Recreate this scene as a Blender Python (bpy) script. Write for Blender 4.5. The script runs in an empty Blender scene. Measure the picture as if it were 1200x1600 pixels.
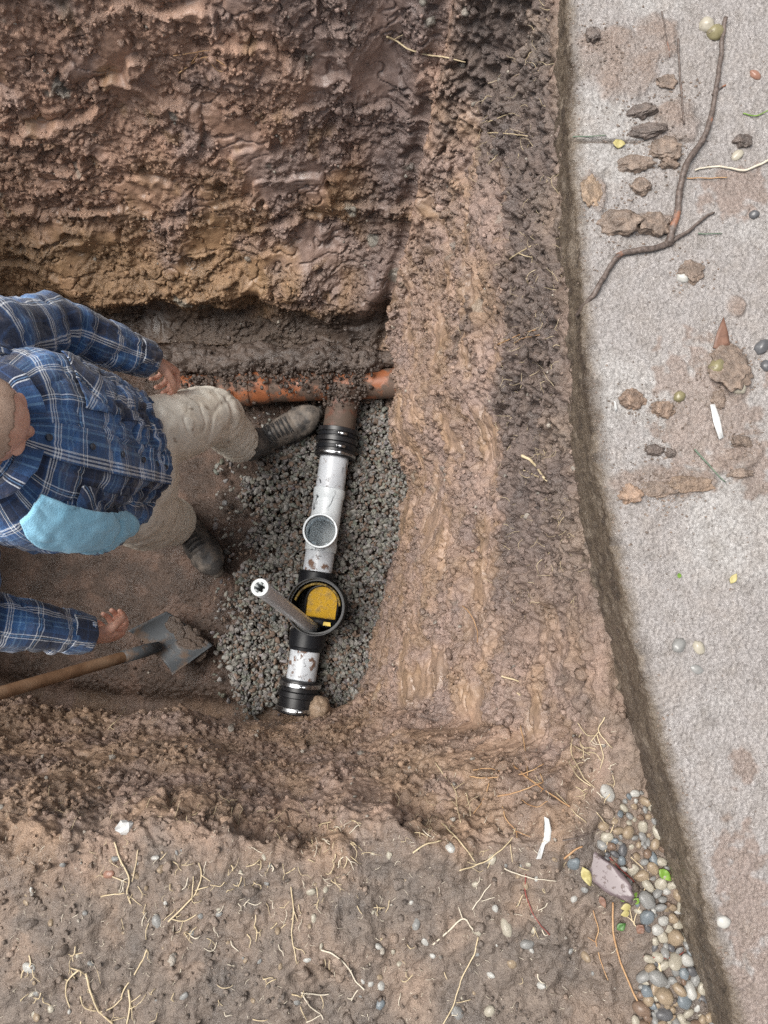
import bpy, bmesh, math, random
import numpy as np
from mathutils import Vector, Matrix
from mathutils.bvhtree import BVHTree

random.seed(7)
rng = np.random.default_rng(7)
scene = bpy.context.scene
COL = scene.collection

# ------------------------------------------------------------------ camera, sky, sun, exposure
CAM_Z = 1.43
TILT = math.atan(130.0 / 1200.0)
cam_data = bpy.data.cameras.new("camera")
cam_data.sensor_fit = 'VERTICAL'
cam_data.sensor_height = 36.0
cam_data.lens = 27.0
cam_data.clip_start = 0.02
cam_data.clip_end = 500.0
cam = bpy.data.objects.new("camera", cam_data)
cam.location = (0, 0, CAM_Z)
cam.rotation_euler = (TILT, 0, 0)
COL.objects.link(cam)
scene.camera = cam

SUN_EL, SUN_AZ = math.radians(66), math.radians(-74)      # azimuth measured from +Y towards +X
world = bpy.data.worlds.new("World")
scene.world = world
world.use_nodes = True
wn = world.node_tree
bg = wn.nodes["Background"]
sky = wn.nodes.new("ShaderNodeTexSky")
sky.sky_type = 'NISHITA'
sky.sun_disc = False
sky.sun_elevation = SUN_EL
sky.sun_rotation = SUN_AZ
sky.air_density = 1.0
sky.dust_density = 4.0
sky.ozone_density = 1.0
hs = wn.nodes.new("ShaderNodeHueSaturation")            # an overcast, nearly white sky
hs.inputs["Saturation"].default_value = 0.22
wn.links.new(sky.outputs[0], hs.inputs["Color"])
wn.links.new(hs.outputs[0], bg.inputs[0])
bg.inputs[1].default_value = 0.052

sun_data = bpy.data.lights.new("sun", 'SUN')
sun_data.energy = 1.5
sun_data.angle = math.radians(38)
sun_data.color = (1.0, 0.96, 0.9)
sun = bpy.data.objects.new("sun", sun_data)
COL.objects.link(sun)
sd = Vector((math.sin(SUN_AZ) * math.cos(SUN_EL), math.cos(SUN_AZ) * math.cos(SUN_EL), math.sin(SUN_EL)))
sun.rotation_euler = sd.to_track_quat('Z', 'Y').to_euler()

scene.view_settings.view_transform = 'Standard'
scene.view_settings.look = 'None'
scene.view_settings.exposure = 1.62
scene.view_settings.gamma = 1.0
scene.render.engine = 'CYCLES'
scene.cycles.use_denoising = False
scene.cycles.denoiser = 'OPENIMAGEDENOISE'
scene.cycles.max_bounces = 8
scene.cycles.diffuse_bounces = 7

# ------------------------------------------------------------------ helpers
def ray(px, py):
    x, y = (px - 600) / 1200.0, -(py - 800) / 1200.0
    c, s = math.cos(TILT), math.sin(TILT)
    return np.array([x, y * c + s, y * s - c])

def P(px, py, z):
    """the world point that lies at height z on the sight line of a photo pixel"""
    d = ray(px, py)
    k = (z - CAM_Z) / d[2]
    return np.array([d[0] * k, d[1] * k, z])

def tag(o, label=None, cat=None, group=None, kind=None):
    if label: o["label"] = label
    if cat: o["category"] = cat
    if group: o["group"] = group
    if kind: o["kind"] = kind
    return o

def empty(name, loc, label, cat, group=None):
    o = bpy.data.objects.new(name, None)
    o.location = tuple(loc)
    o.empty_display_size = 0.05
    COL.objects.link(o)
    return tag(o, label, cat, group)

def mesh_obj(name, verts, faces, mat, parent=None, smooth=True, uv=None, col=None):
    """verts are world coordinates; a part keeps them although it is parented"""
    verts = np.asarray(verts, dtype=np.float64)
    org = np.array(parent.location) if parent is not None and parent.type == 'EMPTY' else np.zeros(3)
    p = parent
    while p is not None and p.parent is not None:
        p = p.parent
        if p.type == 'EMPTY':
            org = np.array(p.location)
    own = np.zeros(3)
    if parent is None:
        own = verts.mean(axis=0)
        own[2] = verts[:, 2].min()
    me = bpy.data.meshes.new(name)
    v = verts - org - own
    if isinstance(faces, np.ndarray):
        nf, k = faces.shape
        me.vertices.add(len(v)); me.vertices.foreach_set("co", v.astype(np.float32).ravel())
        me.loops.add(nf * k); me.loops.foreach_set("vertex_index", faces.astype(np.int32).ravel())
        me.polygons.add(nf)
        me.polygons.foreach_set("loop_start", (np.arange(nf) * k).astype(np.int32))
        me.update(calc_edges=True); me.validate()
    else:
        me.from_pydata([tuple(a) for a in v], [], [tuple(f) for f in faces])
    if smooth:
        me.polygons.foreach_set("use_smooth", np.ones(len(me.polygons), dtype=bool))
    if uv is not None:
        l = me.uv_layers.new(name="UVMap")
        li = np.zeros(len(me.loops), dtype=np.int32); me.loops.foreach_get("vertex_index", li)
        if len(uv) == len(me.loops):
            l.data.foreach_set("uv", np.asarray(uv, np.float32).ravel())
        else:
            l.data.foreach_set("uv", np.asarray(uv, np.float32)[li].ravel())
    if col is not None:
        a = me.color_attributes.new("col", 'FLOAT_COLOR', 'POINT')
        c4 = np.ones((len(v), 4), np.float32); c4[:, :3] = col[:, :3]
        if col.shape[1] == 4: c4[:, 3] = col[:, 3]
        a.data.foreach_set("color", c4.ravel())
    if mat is not None:
        for m in (mat if isinstance(mat, (list, tuple)) else [mat]):
            me.materials.append(m)
    o = bpy.data.objects.new(name, me)
    if parent is not None:
        o.parent = parent
    else:
        o.location = tuple(own)
    COL.objects.link(o)
    return o

# ---- noise in numpy
_perm = rng.permutation(256).astype(np.int32)
_perm2 = np.concatenate([_perm, _perm, _perm])
_G = rng.normal(size=(256, 3)).astype(np.float32)
_G /= np.linalg.norm(_G, axis=1, keepdims=True)
_J = rng.random((256, 3)).astype(np.float32)

def perlin(p):
    p = np.asarray(p, np.float32)
    i = np.floor(p).astype(np.int32)
    f = p - i
    i &= 255
    u = f * f * f * (f * (f * 6 - 15) + 10)
    out = np.zeros(len(p), np.float32)
    for dx in (0, 1):
        wx = u[:, 0] if dx else 1 - u[:, 0]
        a = _perm2[i[:, 0] + dx]
        for dy in (0, 1):
            wy = u[:, 1] if dy else 1 - u[:, 1]
            b = _perm2[a + i[:, 1] + dy]
            for dz in (0, 1):
                wz = u[:, 2] if dz else 1 - u[:, 2]
                g = _G[_perm2[b + i[:, 2] + dz]]
                d = g[:, 0] * (f[:, 0] - dx) + g[:, 1] * (f[:, 1] - dy) + g[:, 2] * (f[:, 2] - dz)
                out += wx * wy * wz * d
    return out * 1.6

def fbm(p, octv=3, gain=0.5, lac=2.03):
    p = np.asarray(p, np.float32)
    s, a, t = 0, 1.0, 0
    for k in range(octv):
        s = s + a * perlin(p + 17.3 * k)
        t += a; a *= gain; p = p * lac
    return s / t

def worley(p):
    p = np.asarray(p, np.float32)
    i = np.floor(p).astype(np.int32)
    best = np.full(len(p), 9.0, np.float32)
    for dx in (-1, 0, 1):
        a = _perm2[(i[:, 0] + dx) & 255]
        for dy in (-1, 0, 1):
            b = _perm2[a + ((i[:, 1] + dy) & 255)]
            for dz in (-1, 0, 1):
                h = _perm2[b + ((i[:, 2] + dz) & 255)]
                j = _J[h]
                d = ((i[:, 0] + dx + j[:, 0] - p[:, 0]) ** 2 + (i[:, 1] + dy + j[:, 1] - p[:, 1]) ** 2
                     + (i[:, 2] + dz + j[:, 2] - p[:, 2]) ** 2)
                np.minimum(best, d, out=best)
    return np.sqrt(best)

def sstep(a, b, x):
    t = np.clip((x - a) / (b - a), 0, 1)
    return t * t * (3 - 2 * t)

def mixc(c, d, w):
    return c + (np.asarray(d, np.float32) - c) * w[:, None]

# ---- shapes
def catmull(pts, n):
    """n points along a smooth curve through pts (open)"""
    pts = np.asarray(pts, float)
    q = np.vstack([2 * pts[0] - pts[1], pts, 2 * pts[-1] - pts[-2]])
    m = len(pts) - 1
    t = np.linspace(0, m, n)
    k = np.minimum(t.astype(int), m - 1); u = (t - k)[:, None]
    a, b, c, d = q[k], q[k + 1], q[k + 2], q[k + 3]
    return 0.5 * (2 * b + (c - a) * u + (2 * a - 5 * b + 4 * c - d) * u ** 2 + (3 * b - a - 3 * c + d) * u ** 3)

def frames(path, up=None):
    path = np.asarray(path, float)
    T = np.gradient(path, axis=0)
    T /= np.linalg.norm(T, axis=1, keepdims=True) + 1e-12
    N = np.zeros_like(T)
    n = np.array(up, float) if up is not None else (np.array([0, 0, 1.0]) if abs(T[0, 2]) < 0.9 else np.array([1.0, 0, 0]))
    for k in range(len(T)):
        n = n - T[k] * n.dot(T[k]); n /= np.linalg.norm(n) + 1e-12
        N[k] = n
        if up is not None: n = np.array(up, float)
    B = np.cross(T, N)
    return T, N, B

def loft(path, ra, rb=None, seg=16, cap=True, up=None, close_round=False):
    """tube along path with half-axes ra (along the frame normal) and rb; returns verts, quads/tris"""
    path = np.asarray(path, float)
    n = len(path)
    ra = np.broadcast_to(np.asarray(ra, float), (n,)); rb = ra if rb is None else np.broadcast_to(np.asarray(rb, float), (n,))
    if close_round:
        e = 5
        T0 = path[0] - path[1]; T0 /= np.linalg.norm(T0); T1 = path[-1] - path[-2]; T1 /= np.linalg.norm(T1)
        a = np.linspace(0.12, 1, e) * math.pi / 2
        r0, r1 = min(ra[0], rb[0]), min(ra[-1], rb[-1])
        head = [path[0] + T0 * r0 * math.cos(x) for x in a[:-1]]
        tail = [path[-1] + T1 * r1 * math.cos(x) for x in a[:-1][::-1]]
        sc0 = np.sin(a[:-1]); sc1 = np.sin(a[:-1][::-1])
        path = np.vstack([head, path, tail])
        ra = np.concatenate([ra[0] * sc0, ra, ra[-1] * sc1]); rb = np.concatenate([rb[0] * sc0, rb, rb[-1] * sc1])
        n = len(path)
    T, N, B = frames(path, up)
    th = np.arange(seg) / seg * 2 * math.pi
    V = (path[:, None] + N[:, None] * (ra[:, None] * np.cos(th))[..., None] + B[:, None] * (rb[:, None] * np.sin(th))[..., None]).reshape(-1, 3)
    F = []
    for k in range(n - 1):
        for j in range(seg):
            j2 = (j + 1) % seg
            F.append((k * seg + j, k * seg + j2, (k + 1) * seg + j2, (k + 1) * seg + j))
    if cap:
        F.append(tuple(range(seg))[::-1]); F.append(tuple((n - 1) * seg + j for j in range(seg)))
    return V, F

class MB:
    def __init__(s): s.v, s.f, s.n = [], [], 0
    def add(s, vf):
        v, f = vf
        s.v.append(np.asarray(v, float))
        s.f += [tuple(int(i) + s.n for i in q) for q in f]
        s.n += len(v)
        return s
    def build(s, name, mat, parent=None, smooth=True, **k):
        return mesh_obj(name, np.vstack(s.v), s.f, mat, parent, smooth, **k)

_ico = {}
def ico(sub):
    if sub not in _ico:
        b = bmesh.new(); bmesh.ops.create_icosphere(b, subdivisions=sub, radius=1.0)
        b.verts.ensure_lookup_table()
        _ico[sub] = (np.array([v.co[:] for v in b.verts]), np.array([[v.index for v in f.verts] for f in b.faces]))
        b.free()
    return _ico[sub]

def rot_axes(n, spin=0.0):
    """3x3 matrix whose columns are x, y, n"""
    n = np.asarray(n, float); n = n / np.linalg.norm(n)
    a = np.array([1.0, 0, 0]) if abs(n[0]) < 0.9 else np.array([0, 1.0, 0])
    x = np.cross(a, n); x /= np.linalg.norm(x); y = np.cross(n, x)
    c, s = math.cos(spin), math.sin(spin)
    return np.stack([x * c + y * s, -x * s + y * c, n], axis=1)

def blob(center, size, sub=2, rough=0.25, freq=1.3, seed=None, R=None, facet=0.0):
    v, f = ico(sub)
    o = np.random.default_rng(seed if seed is not None else random.randrange(1 << 30)).random(3) * 50
    d = 1 + rough * fbm(v * freq + o, 2) + (facet * (perlin(v * freq * 3 + o) ) if facet else 0)
    w = v * d[:, None] * np.asarray(size, float)
    if R is not None: w = w @ np.asarray(R).T
    return w + np.asarray(center, float), f

def tube(pts, r0, r1=None, seg=6, n=None, **k):
    pts = np.asarray(pts, float)
    n = n or max(6, len(pts) * 4)
    path = catmull(pts, n) if len(pts) > 2 else np.linspace(pts[0], pts[-1], n)
    r1 = r0 if r1 is None else r1
    return loft(path, np.linspace(r0, r1, n), seg=seg, **k)

# ---- materials
def material(name):
    m = bpy.data.materials.new(name); m.use_nodes = True
    nt = m.node_tree
    return m, nt, nt.nodes["Principled BSDF"]

def nd(nt, t, **inp):
    n = nt.nodes.new(t)
    for k, v in inp.items():
        n.inputs[k.replace("_", " ")].default_value = v
    return n

def noise(nt, scale, detail=4.0, rough=0.55, coord="Object", dist=0.0):
    tc = nt.nodes.new("ShaderNodeTexCoord")
    n = nd(nt, "ShaderNodeTexNoise", Scale=scale, Detail=detail, Roughness=rough, Distortion=dist)
    nt.links.new(tc.outputs[coord], n.inputs["Vector"])
    return n

def ramp(nt, src, stops, interp='LINEAR'):
    r = nt.nodes.new("ShaderNodeValToRGB")
    r.color_ramp.interpolation = interp
    e = r.color_ramp.elements
    while len(e) < len(stops): e.new(0.5)
    for k, (p, c) in enumerate(stops):
        e[k].position = p
        e[k].color = (*c, 1) if len(c) == 3 else c
    nt.links.new(src, r.inputs["Fac"])
    return r

def g(v): return (v, v, v)

def bump(nt, src, dist, strength=1.0, prev=None):
    b = nd(nt, "ShaderNodeBump", Strength=strength, Distance=dist)
    nt.links.new(src, b.inputs["Height"])
    if prev is not None: nt.links.new(prev.outputs[0], b.inputs["Normal"])
    return b

def mix(nt, fac, a, b, mode='MIX'):
    m = nt.nodes.new("ShaderNodeMix"); m.data_type = 'RGBA'; m.blend_type = mode
    for sock, val in ((m.inputs[0], fac), (m.inputs[6], a), (m.inputs[7], b)):
        if hasattr(val, "is_output"): nt.links.new(val, sock)
        elif isinstance(val, (int, float)): sock.default_value = val
        else: sock.default_value = (*val, 1)
    return m.outputs[2]

def simple(name, stops, scale=20.0, rough=(0.5, 0.7), bump_d=0.001, bump_scale=150.0, spec=0.5, metal=0.0, detail=5.0):
    """a surface whose own colour varies over a noise ramp"""
    m, nt, b = material(name)
    n = noise(nt, scale, detail)
    r = ramp(nt, n.outputs[0], stops)
    nt.links.new(r.outputs[0], b.inputs["Base Color"])
    n2 = noise(nt, bump_scale, 4)
    rr = ramp(nt, n.outputs[0], [(0.3, g(rough[0])), (0.7, g(rough[1]))])
    nt.links.new(rr.outputs[0], b.inputs["Roughness"])
    if bump_d:
        bp = bump(nt, n2.outputs[0], bump_d)
        nt.links.new(bp.outputs[0], b.inputs["Normal"])
    b.inputs["Metallic"].default_value = metal
    b.inputs["Specular IOR Level"].default_value = spec
    return m

def soil_material(name, wet=(0.25, 0.55), bump_d=0.004):
    m, nt, b = material(name)
    at = nt.nodes.new("ShaderNodeAttribute"); at.attribute_name = "col"
    n1 = noise(nt, 9, 6, 0.6); n2 = noise(nt, 70, 5, 0.65); n3 = noise(nt, 330, 3, 0.7)
    r1 = ramp(nt, n1.outputs[0], [(0.3, (0.72, 0.74, 0.76)), (0.7, (1.25, 1.2, 1.15))])
    r2 = ramp(nt, n2.outputs[0], [(0.3, (0.78, 0.76, 0.76)), (0.68, (1.18, 1.18, 1.17))])
    c = mix(nt, 1.0, at.outputs["Color"], r1.outputs[0], 'MULTIPLY')
    c = mix(nt, 1.0, c, r2.outputs[0], 'MULTIPLY')
    # pale grit
    gr = ramp(nt, n3.outputs[0], [(0.74, g(0)), (0.80, g(1))])
    c = mix(nt, gr.outputs[0], c, (0.36, 0.31, 0.26))
    nt.links.new(c, b.inputs["Base Color"])
    wr = ramp(nt, n1.outputs[0], [(0.35, g(wet[0])), (0.62, g(wet[1]))])
    al = ramp(nt, at.outputs["Alpha"], [(0.15, g(0.95)), (1.0, g(1.0))])
    nt.links.new(mix(nt, 1.0, wr.outputs[0], al.outputs[0], 'MULTIPLY'), b.inputs["Roughness"])
    b.inputs["Specular IOR Level"].default_value = 0.62
    # alpha of the attribute: how crumbly the spot is (smeared clay is smooth)
    b1 = bump(nt, n2.outputs[0], bump_d * 1.8)
    n4 = noise(nt, 160, 4, 0.6)
    b3 = bump(nt, n4.outputs[0], bump_d * 1.2, prev=b1)
    b2 = bump(nt, n3.outputs[0], bump_d * 0.45, prev=b3)
    nt.links.new(at.outputs["Alpha"], b3.inputs["Strength"])
    nt.links.new(at.outputs["Alpha"], b1.inputs["Strength"])
    nt.links.new(at.outputs["Alpha"], b2.inputs["Strength"])
    nt.links.new(b2.outputs[0], b.inputs["Normal"])
    return m
# ------------------------------------------------------------------ the ground with the pit dug into it
FLOOR, GND, RES = -1.5, -0.17, 0.0038
# pairs of points: foot of the pit wall / lip of the pit wall, going round the pit
B_ = lambda x, y: P(x, y, FLOOR)
T_ = lambda x, y, z=GND: P(x, y, z)
pairs = [  # right wall, from the near right corner away from the photographer
    (B_(558, 1092), T_(918, 1250)), (B_(566, 1060), T_(938, 1140, -.17)), (B_(585, 985), T_(930, 1010)), (B_(606, 900), T_(920, 860)),
    (B_(634, 800), T_(908, 720, -.14)), (B_(640, 745), T_(896, 600, -.125)), (B_(611, 690), T_(887, 470, -.10)), (B_(608, 620), T_(882, 290, -.085)),
    (B_(605, 580), T_(875, 110, -.08)), (B_(602, 560), T_(850, -60, -.08)), (B_(592, 548), T_(712, -130, -.10)),
    # back wall
    (B_(540, 541), T_(625, -125)), (B_(440, 538), T_(520, -100)), (B_(300, 532), T_(330, -95)), (B_(150, 526), T_(150, -90)),
    (B_(0, 520), T_(-30, -80)), (B_(-100, 520), T_(-330, -70)),
    # left wall, outside the picture
    (np.array([-1.60, 0.80, FLOOR]), np.array([-1.70, 0.95, GND])), (np.array([-1.66, 0.4, FLOOR]), np.array([-1.72, 0.42, GND])),
    (np.array([-1.66, 0.0, FLOOR]), np.array([-1.72, -0.02, GND])), (np.array([-1.66, -0.2, FLOOR]), np.array([-1.72, -0.36, GND])),
    # near wall
    (B_(-40, 1058), T_(-560, 1310)), (B_(70, 1082), T_(-120, 1335)), (B_(200, 1096), T_(180, 1322)), (B_(330, 1106), T_(350, 1300)),
    (B_(440, 1113), T_(500, 1345)), (B_(500, 1110), T_(640, 1298)), (B_(540, 1104), T_(800, 1312)),
]
pb = np.array([a for a, b in pairs]); pt = np.array([b for a, b in pairs])
npair = len(pairs)
def closed_catmull(pts, t):
    k = np.floor(t).astype(int) % npair; u = (t - np.floor(t))[:, None]
    a, b, c, d = pts[(k - 1) % npair], pts[k], pts[(k + 1) % npair], pts[(k + 2) % npair]
    return 0.5 * (2 * b + (c - a) * u + (2 * a - 5 * b + 4 * c - d) * u ** 2 + (3 * b - a - 3 * c + d) * u ** 3)
tt = np.linspace(0, npair, 6001)[:-1]
bb, tp = closed_catmull(pb, tt), closed_catmull(pt, tt)
step = np.maximum(np.linalg.norm(np.roll(bb, -1, 0) - bb, axis=1), np.linalg.norm(np.roll(tp, -1, 0) - tp, axis=1))
hidden = (tt > 15.6) & (tt < 21.2)                                  # the left wall is never seen
w = step / np.where(hidden, 0.02, RES)
cum = np.concatenate([[0], np.cumsum(w)])
NS = int(cum[-1])
tq = np.interp(np.arange(NS) / NS * cum[-1], cum, np.concatenate([tt, [npair]]))
b0, t0 = closed_catmull(pb, tq), closed_catmull(pt, tq)
mid = 0.5 * (b0 + t0)
sarc = np.concatenate([[0], np.cumsum(np.linalg.norm(np.diff(mid, axis=0), axis=1))])
# weights of the four walls along the loop
def band(a, b, soft=0.5): return sstep(a - soft, a + soft, tq) * (1 - sstep(b - soft, b + soft, tq))
w_right = band(0.2, 9.95) * (1 - sstep(9.8, 10.1, tq)) ; w_back = sstep(9.8, 10.1, tq) * (1 - sstep(15.7, 16.7, tq)); w_near = 1 - sstep(0, 0.6, tq) + sstep(20.3, 21.3, tq)
cen = P(490, 830, FLOOR)
NF, NW = 190, 370
rows, tcoord = [], []
for k in range(NF):
    r = (k + 0.6) / NF
    rows.append(cen + (b0 - cen) * r); tcoord.append(r - 1)
for k in range(NW):
    u = k / (NW - 1)
    z = FLOOR + (t0[:, 2] - FLOOR) * u
    gg = u + 0.10 * np.sin(u * math.pi) * w_back - 0.05 * np.sin(u * 2 * math.pi) * w_right
    gg = gg * (1 - w_near) + (0.42 * u + 0.58 * u ** 6) * w_near
    q = b0 + (t0 - b0) * gg[:, None]; q[:, 2] = z
    rows.append(q); tcoord.append(u)
ds = list(np.arange(1, 170) * RES)
while ds[-1] < 45: ds.append(ds[-1] * 1.09)
out = t0 - cen; out[:, 2] = 0; out /= np.linalg.norm(out, axis=1, keepdims=True)
wn_ = w_near[:, None]
out = out * (1 - wn_) + np.array([0.0, -1, 0]) * wn_ + out * 0.25 * wn_
out /= np.linalg.norm(out, axis=1, keepdims=True)
for d in ds:
    rows.append(t0 + out * d); tcoord.append(1 + d)
G_ = np.array(rows, dtype=np.float32)                               # rows x NS x 3
NR = len(G_)
T_row = np.array(tcoord)
for it in range(70):                                                # round the foot and the lip
    m = G_.copy()
    G_[1:-1] = 0.25 * m[:-2] + 0.5 * m[1:-1] + 0.25 * m[2:]
pos = G_.reshape(-1, 3)
tcol = np.repeat(T_row[:, None], NS, 1).ravel().astype(np.float32)
s_ = np.repeat(sarc[None, :], NR, 0).ravel().astype(np.float32)
rep = lambda a: np.repeat(a[None, :], NR, 0).ravel().astype(np.float32)
WR, WB, WN = rep(w_right), rep(w_back), rep(w_near)
wall = sstep(-0.02, 0.05, tcol) * (1 - sstep(0.93, 1.02, tcol))
gnd = sstep(0.95, 1.03, tcol)
flo = 1 - sstep(-0.05, 0.02, tcol)
def grid_normals(Gp):
    du = np.roll(Gp, -1, 1) - np.roll(Gp, 1, 1)
    dv = np.gradient(Gp, axis=0)
    n = np.cross(du, dv)
    return n / (np.linalg.norm(n, axis=2, keepdims=True) + 1e-9)
N0 = grid_normals(G_)
if N0[NR - 30, :, 2].mean() < 0: N0 = -N0
nor = N0.reshape(-1, 3)
z = pos[:, 2]
# --- broad shape
nbig = fbm(pos / 0.24 + 300, 2)
d = 0.035 * fbm(pos / 0.38 + 3.1, 3) * (0.25 * flo + wall + 0.35 * gnd)
# ledges of torn clay along the back wall; long scrape streaks along the other walls
wob = fbm(pos / 0.28 + 9.0, 4)
hb = z / 0.30 + 1.5 * wob + 0.8 * fbm(np.stack([s_ / 0.3, z / 0.12, s_ * 0], 1) + 5, 2)
fr = hb - np.floor(hb)
saw = np.where(fr < 0.86, fr / 0.86, (1 - fr) / 0.14)
led_mask = sstep(-0.25, 0.3, fbm(pos / 0.3 + 21, 2))
d += (0.036 * saw - 0.016) * wall * WB * (0.35 + 0.65 * led_mask)
hs_ = z / 0.42 + 1.6 * fbm(np.stack([s_ / 0.4, z / 0.22, s_ * 0 + 7], 1), 4)
fs = hs_ - np.floor(hs_)
saw2 = np.where(fs < 0.8, fs / 0.8, (1 - fs) / 0.2)
d += (0.012 * saw2 - 0.005) * wall * (WR + 0.6 * WN)
streak = fbm(np.stack([s_ / 0.22, z / 0.06, s_ * 0 + 2], 1), 3)
d += 0.003 * streak * wall * (WR + 0.5 * WN)
# --- smeared (smooth) and crumbly places
smear_r = sstep(0.0, 0.26, fbm(np.stack([s_ / 0.27, z / 0.15, s_ * 0 + 11], 1), 3))
smear_b = sstep(0.05, 0.24, fbm(np.stack([s_ / 0.16, z / 0.20, s_ * 0 + 31], 1), 3))
smear = np.clip(smear_r * np.maximum(WR, 0.6 * WN) + smear_b * WB, 0, 1) * wall
humus = WR * sstep(0.60, 0.74, tcol + 0.30 * fbm(pos / 0.22 + 40, 4)) * (1 - gnd) * sstep(-0.35, 0.25, pos[:, 1])
smear *= (1 - humus)
crumb = 1 - 0.85 * smear
n6 = perlin(pos / 0.060 + 50); n3_ = perlin(pos / 0.030 + 60); n15 = perlin(pos / 0.015 + 70)
bil = np.abs(n6) * 0.55 + np.abs(n3_) * 0.35
d += 0.034 * (bil - 0.2) * crumb * (wall * (1 + 0.3 * WR - 0.32 * WB) + 0.5 * gnd + 0.35 * flo)
d += 0.006 * n15 * crumb
w1 = worley(pos / 0.026 + 0.35 * np.stack([n3_, n15, n6], 1))
w2 = worley(pos / 0.0125 + 13)
clod_m = sstep(-0.15, 0.25, fbm(pos / 0.16 + 80, 2))
d += (0.017 * (0.75 - w1) * clod_m + 0.007 * (0.7 - w2)) * crumb * (wall * (1 + 0.3 * WR) + 0.45 * gnd + 0.5 * flo)
d += 0.012 * humus * (np.abs(n3_) + np.abs(n15) - 0.35)
rag = WN * np.exp(-((tcol - 0.97) / 0.10) ** 2)
d += 0.055 * rag * fbm(pos / 0.13 + 95, 4)
TQ = rep(tq)
d -= 0.045 * np.exp(-((TQ - 10.0) / 0.16) ** 2) * wall
# cracks / small hollows
hol = sstep(0.33, 0.5, fbm(pos / 0.09 + 90, 2) + 0.06 * WR) * crumb
crk = 1 - sstep(0.0, 0.05, np.abs(fbm(np.stack([s_ / 0.16, z / 0.07, pos[:, 0] / 0.2], 1) + 93, 3)))
d -= (0.016 + 0.012 * WR) * crk * wall * sstep(-0.25, 0.1, nbig)
d -= 0.026 * hol * np.clip(wall + 0.08 * gnd, 0, 1)
# spoil heaped against the pipe at the foot of the back wall
pz = pos[:, 1]
vx = fbm(np.stack([s_ / 0.25, s_ * 0, s_ * 0 + 77], 1), 3)
led_z = 0.20 + 0.09 * vx
d += WB * (0.060 * np.exp(-((tcol - led_z) / 0.075) ** 2) * (0.7 + 1.2 * nbig) - 0.045 * np.exp(-((tcol - led_z + 0.115) / 0.045) ** 2) * (0.8 + 0.8 * vx)) * sstep(-1.4, -1.1, pos[:, 0])
# hollow scraped under the near wall at the left
d -= 0.13 * WN * np.exp(-((tcol - 0.06) / 0.09) ** 2) * (1 - sstep(-0.62, -0.30, pos[:, 0])) * (0.8 + 0.5 * vx)
d += 0.05 * WN * np.exp(-((tcol - 0.30) / 0.10) ** 2) * (1 - sstep(-0.6, -0.2, pos[:, 0])) * (0.7 + vx)
toe = WB * np.exp(-((tcol - 0.0) / 0.05) ** 2)
d += 0.035 * toe * (1 + 0.8 * fbm(pos / 0.1 + 33, 2))
pos2 = pos + nor * d[:, None]
near_slab = gnd * np.clip(WR + 0.4, 0, 1)
pos2[:, 2] += gnd * 0.03 * fbm(pos / 0.16 + 97, 3)
# a low soil bank under the near lip and the hollow below it at the left
# the ground sinks a little towards the corner by the slab; floor is slightly dished
pos2[:, 2] -= 0.03 * flo * (tcol > -2) * sstep(0, 0.5, -tcol)
G2 = pos2.reshape(NR, NS, 3)
N2 = grid_normals(G2)
if N2[NR - 30, :, 2].mean() < 0: N2 = -N2
nor2 = N2.reshape(-1, 3)

# --- colours of the soils; back wall foot and corner also hold painted shade
OCHRE, RED, PURPLE, HUMUS = (0.275, 0.176, 0.096), (0.360, 0.232, 0.172), (0.290, 0.218, 0.194), (0.118, 0.094, 0.085)
TAN, PINK, TOP, MARL, FLOORC = (0.280, 0.194, 0.136), (0.285, 0.204, 0.164), (0.165, 0.134, 0.112), (0.260, 0.265, 0.235), (0.070, 0.046, 0.034)
nA = fbm(pos / 0.22 + 100, 3); nB = fbm(pos / 0.10 + 110, 3); nC = fbm(pos / 0.05 + 120, 2)
c = np.tile(np.array(RED, np.float32), (len(pos), 1))
c = mixc(c, OCHRE, WB * (1 - sstep(-1.12, -0.75, z + 0.45 * nA)) * 0.85)
c = mixc(c, PURPLE, WB * sstep(-0.25, 0.12, nA + 0.6 * (pos[:, 0] + 0.20) + 0.25 * (z + 0.7)) * 0.85)
c = mixc(c, OCHRE, WB * sstep(0.22, 0.45, nB) * 0.6)
rw = np.tile(np.array(PINK, np.float32), (len(pos), 1))
rw = mixc(rw, TAN, sstep(-0.15, 0.3, 0.5 * streak + 0.8 * nB))
rw = mixc(rw, (0.225, 0.162, 0.130), sstep(0.2, 0.5, fbm(np.stack([s_ / 0.3, z / 0.12, s_ * 0 + 41], 1), 3)) * 0.7)
rw = mixc(rw, PURPLE, sstep(-0.05, 0.3, nA + 0.4 * nC) * 0.7 * (1 - 0.6 * smear))
rw = mixc(rw, HUMUS, humus * 0.85)
c = mixc(c, np.zeros(3), WR * 0) + 0
c = c * (1 - WR[:, None]) + rw * WR[:, None]
nw = np.tile(np.array(TAN, np.float32), (len(pos), 1))
nw = mixc(nw, PINK, sstep(-0.2, 0.3, nA)); nw = mixc(nw, PURPLE, sstep(0.1, 0.4, nB) * 0.5)
c = c * (1 - WN[:, None]) + nw * WN[:, None]
c = mixc(c, (0.165, 0.125, 0.115), np.exp(-((TQ - 10.55 + 0.5 * nA) / 0.55) ** 2) * WB * wall * 0.8)  # purple soil band, darkened to put the corner's shade into the colour
marl = sstep(0.40, 0.5, fbm(pos / 0.13 + 130, 3)) * wall * np.maximum(WB, 0.6 * WR)
c = mixc(c, MARL, marl * 0.7)
top = np.tile(np.array(TOP, np.float32), (len(pos), 1))
top = mixc(top, (0.235, 0.178, 0.14), sstep(-0.1, 0.35, nA)); top = mixc(top, (0.145, 0.122, 0.106), sstep(0.1, 0.4, nB) * 0.7)
lip = sstep(0.90, 1.12, tcol + 0.28 * nA + 0.12 * nB)
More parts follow.
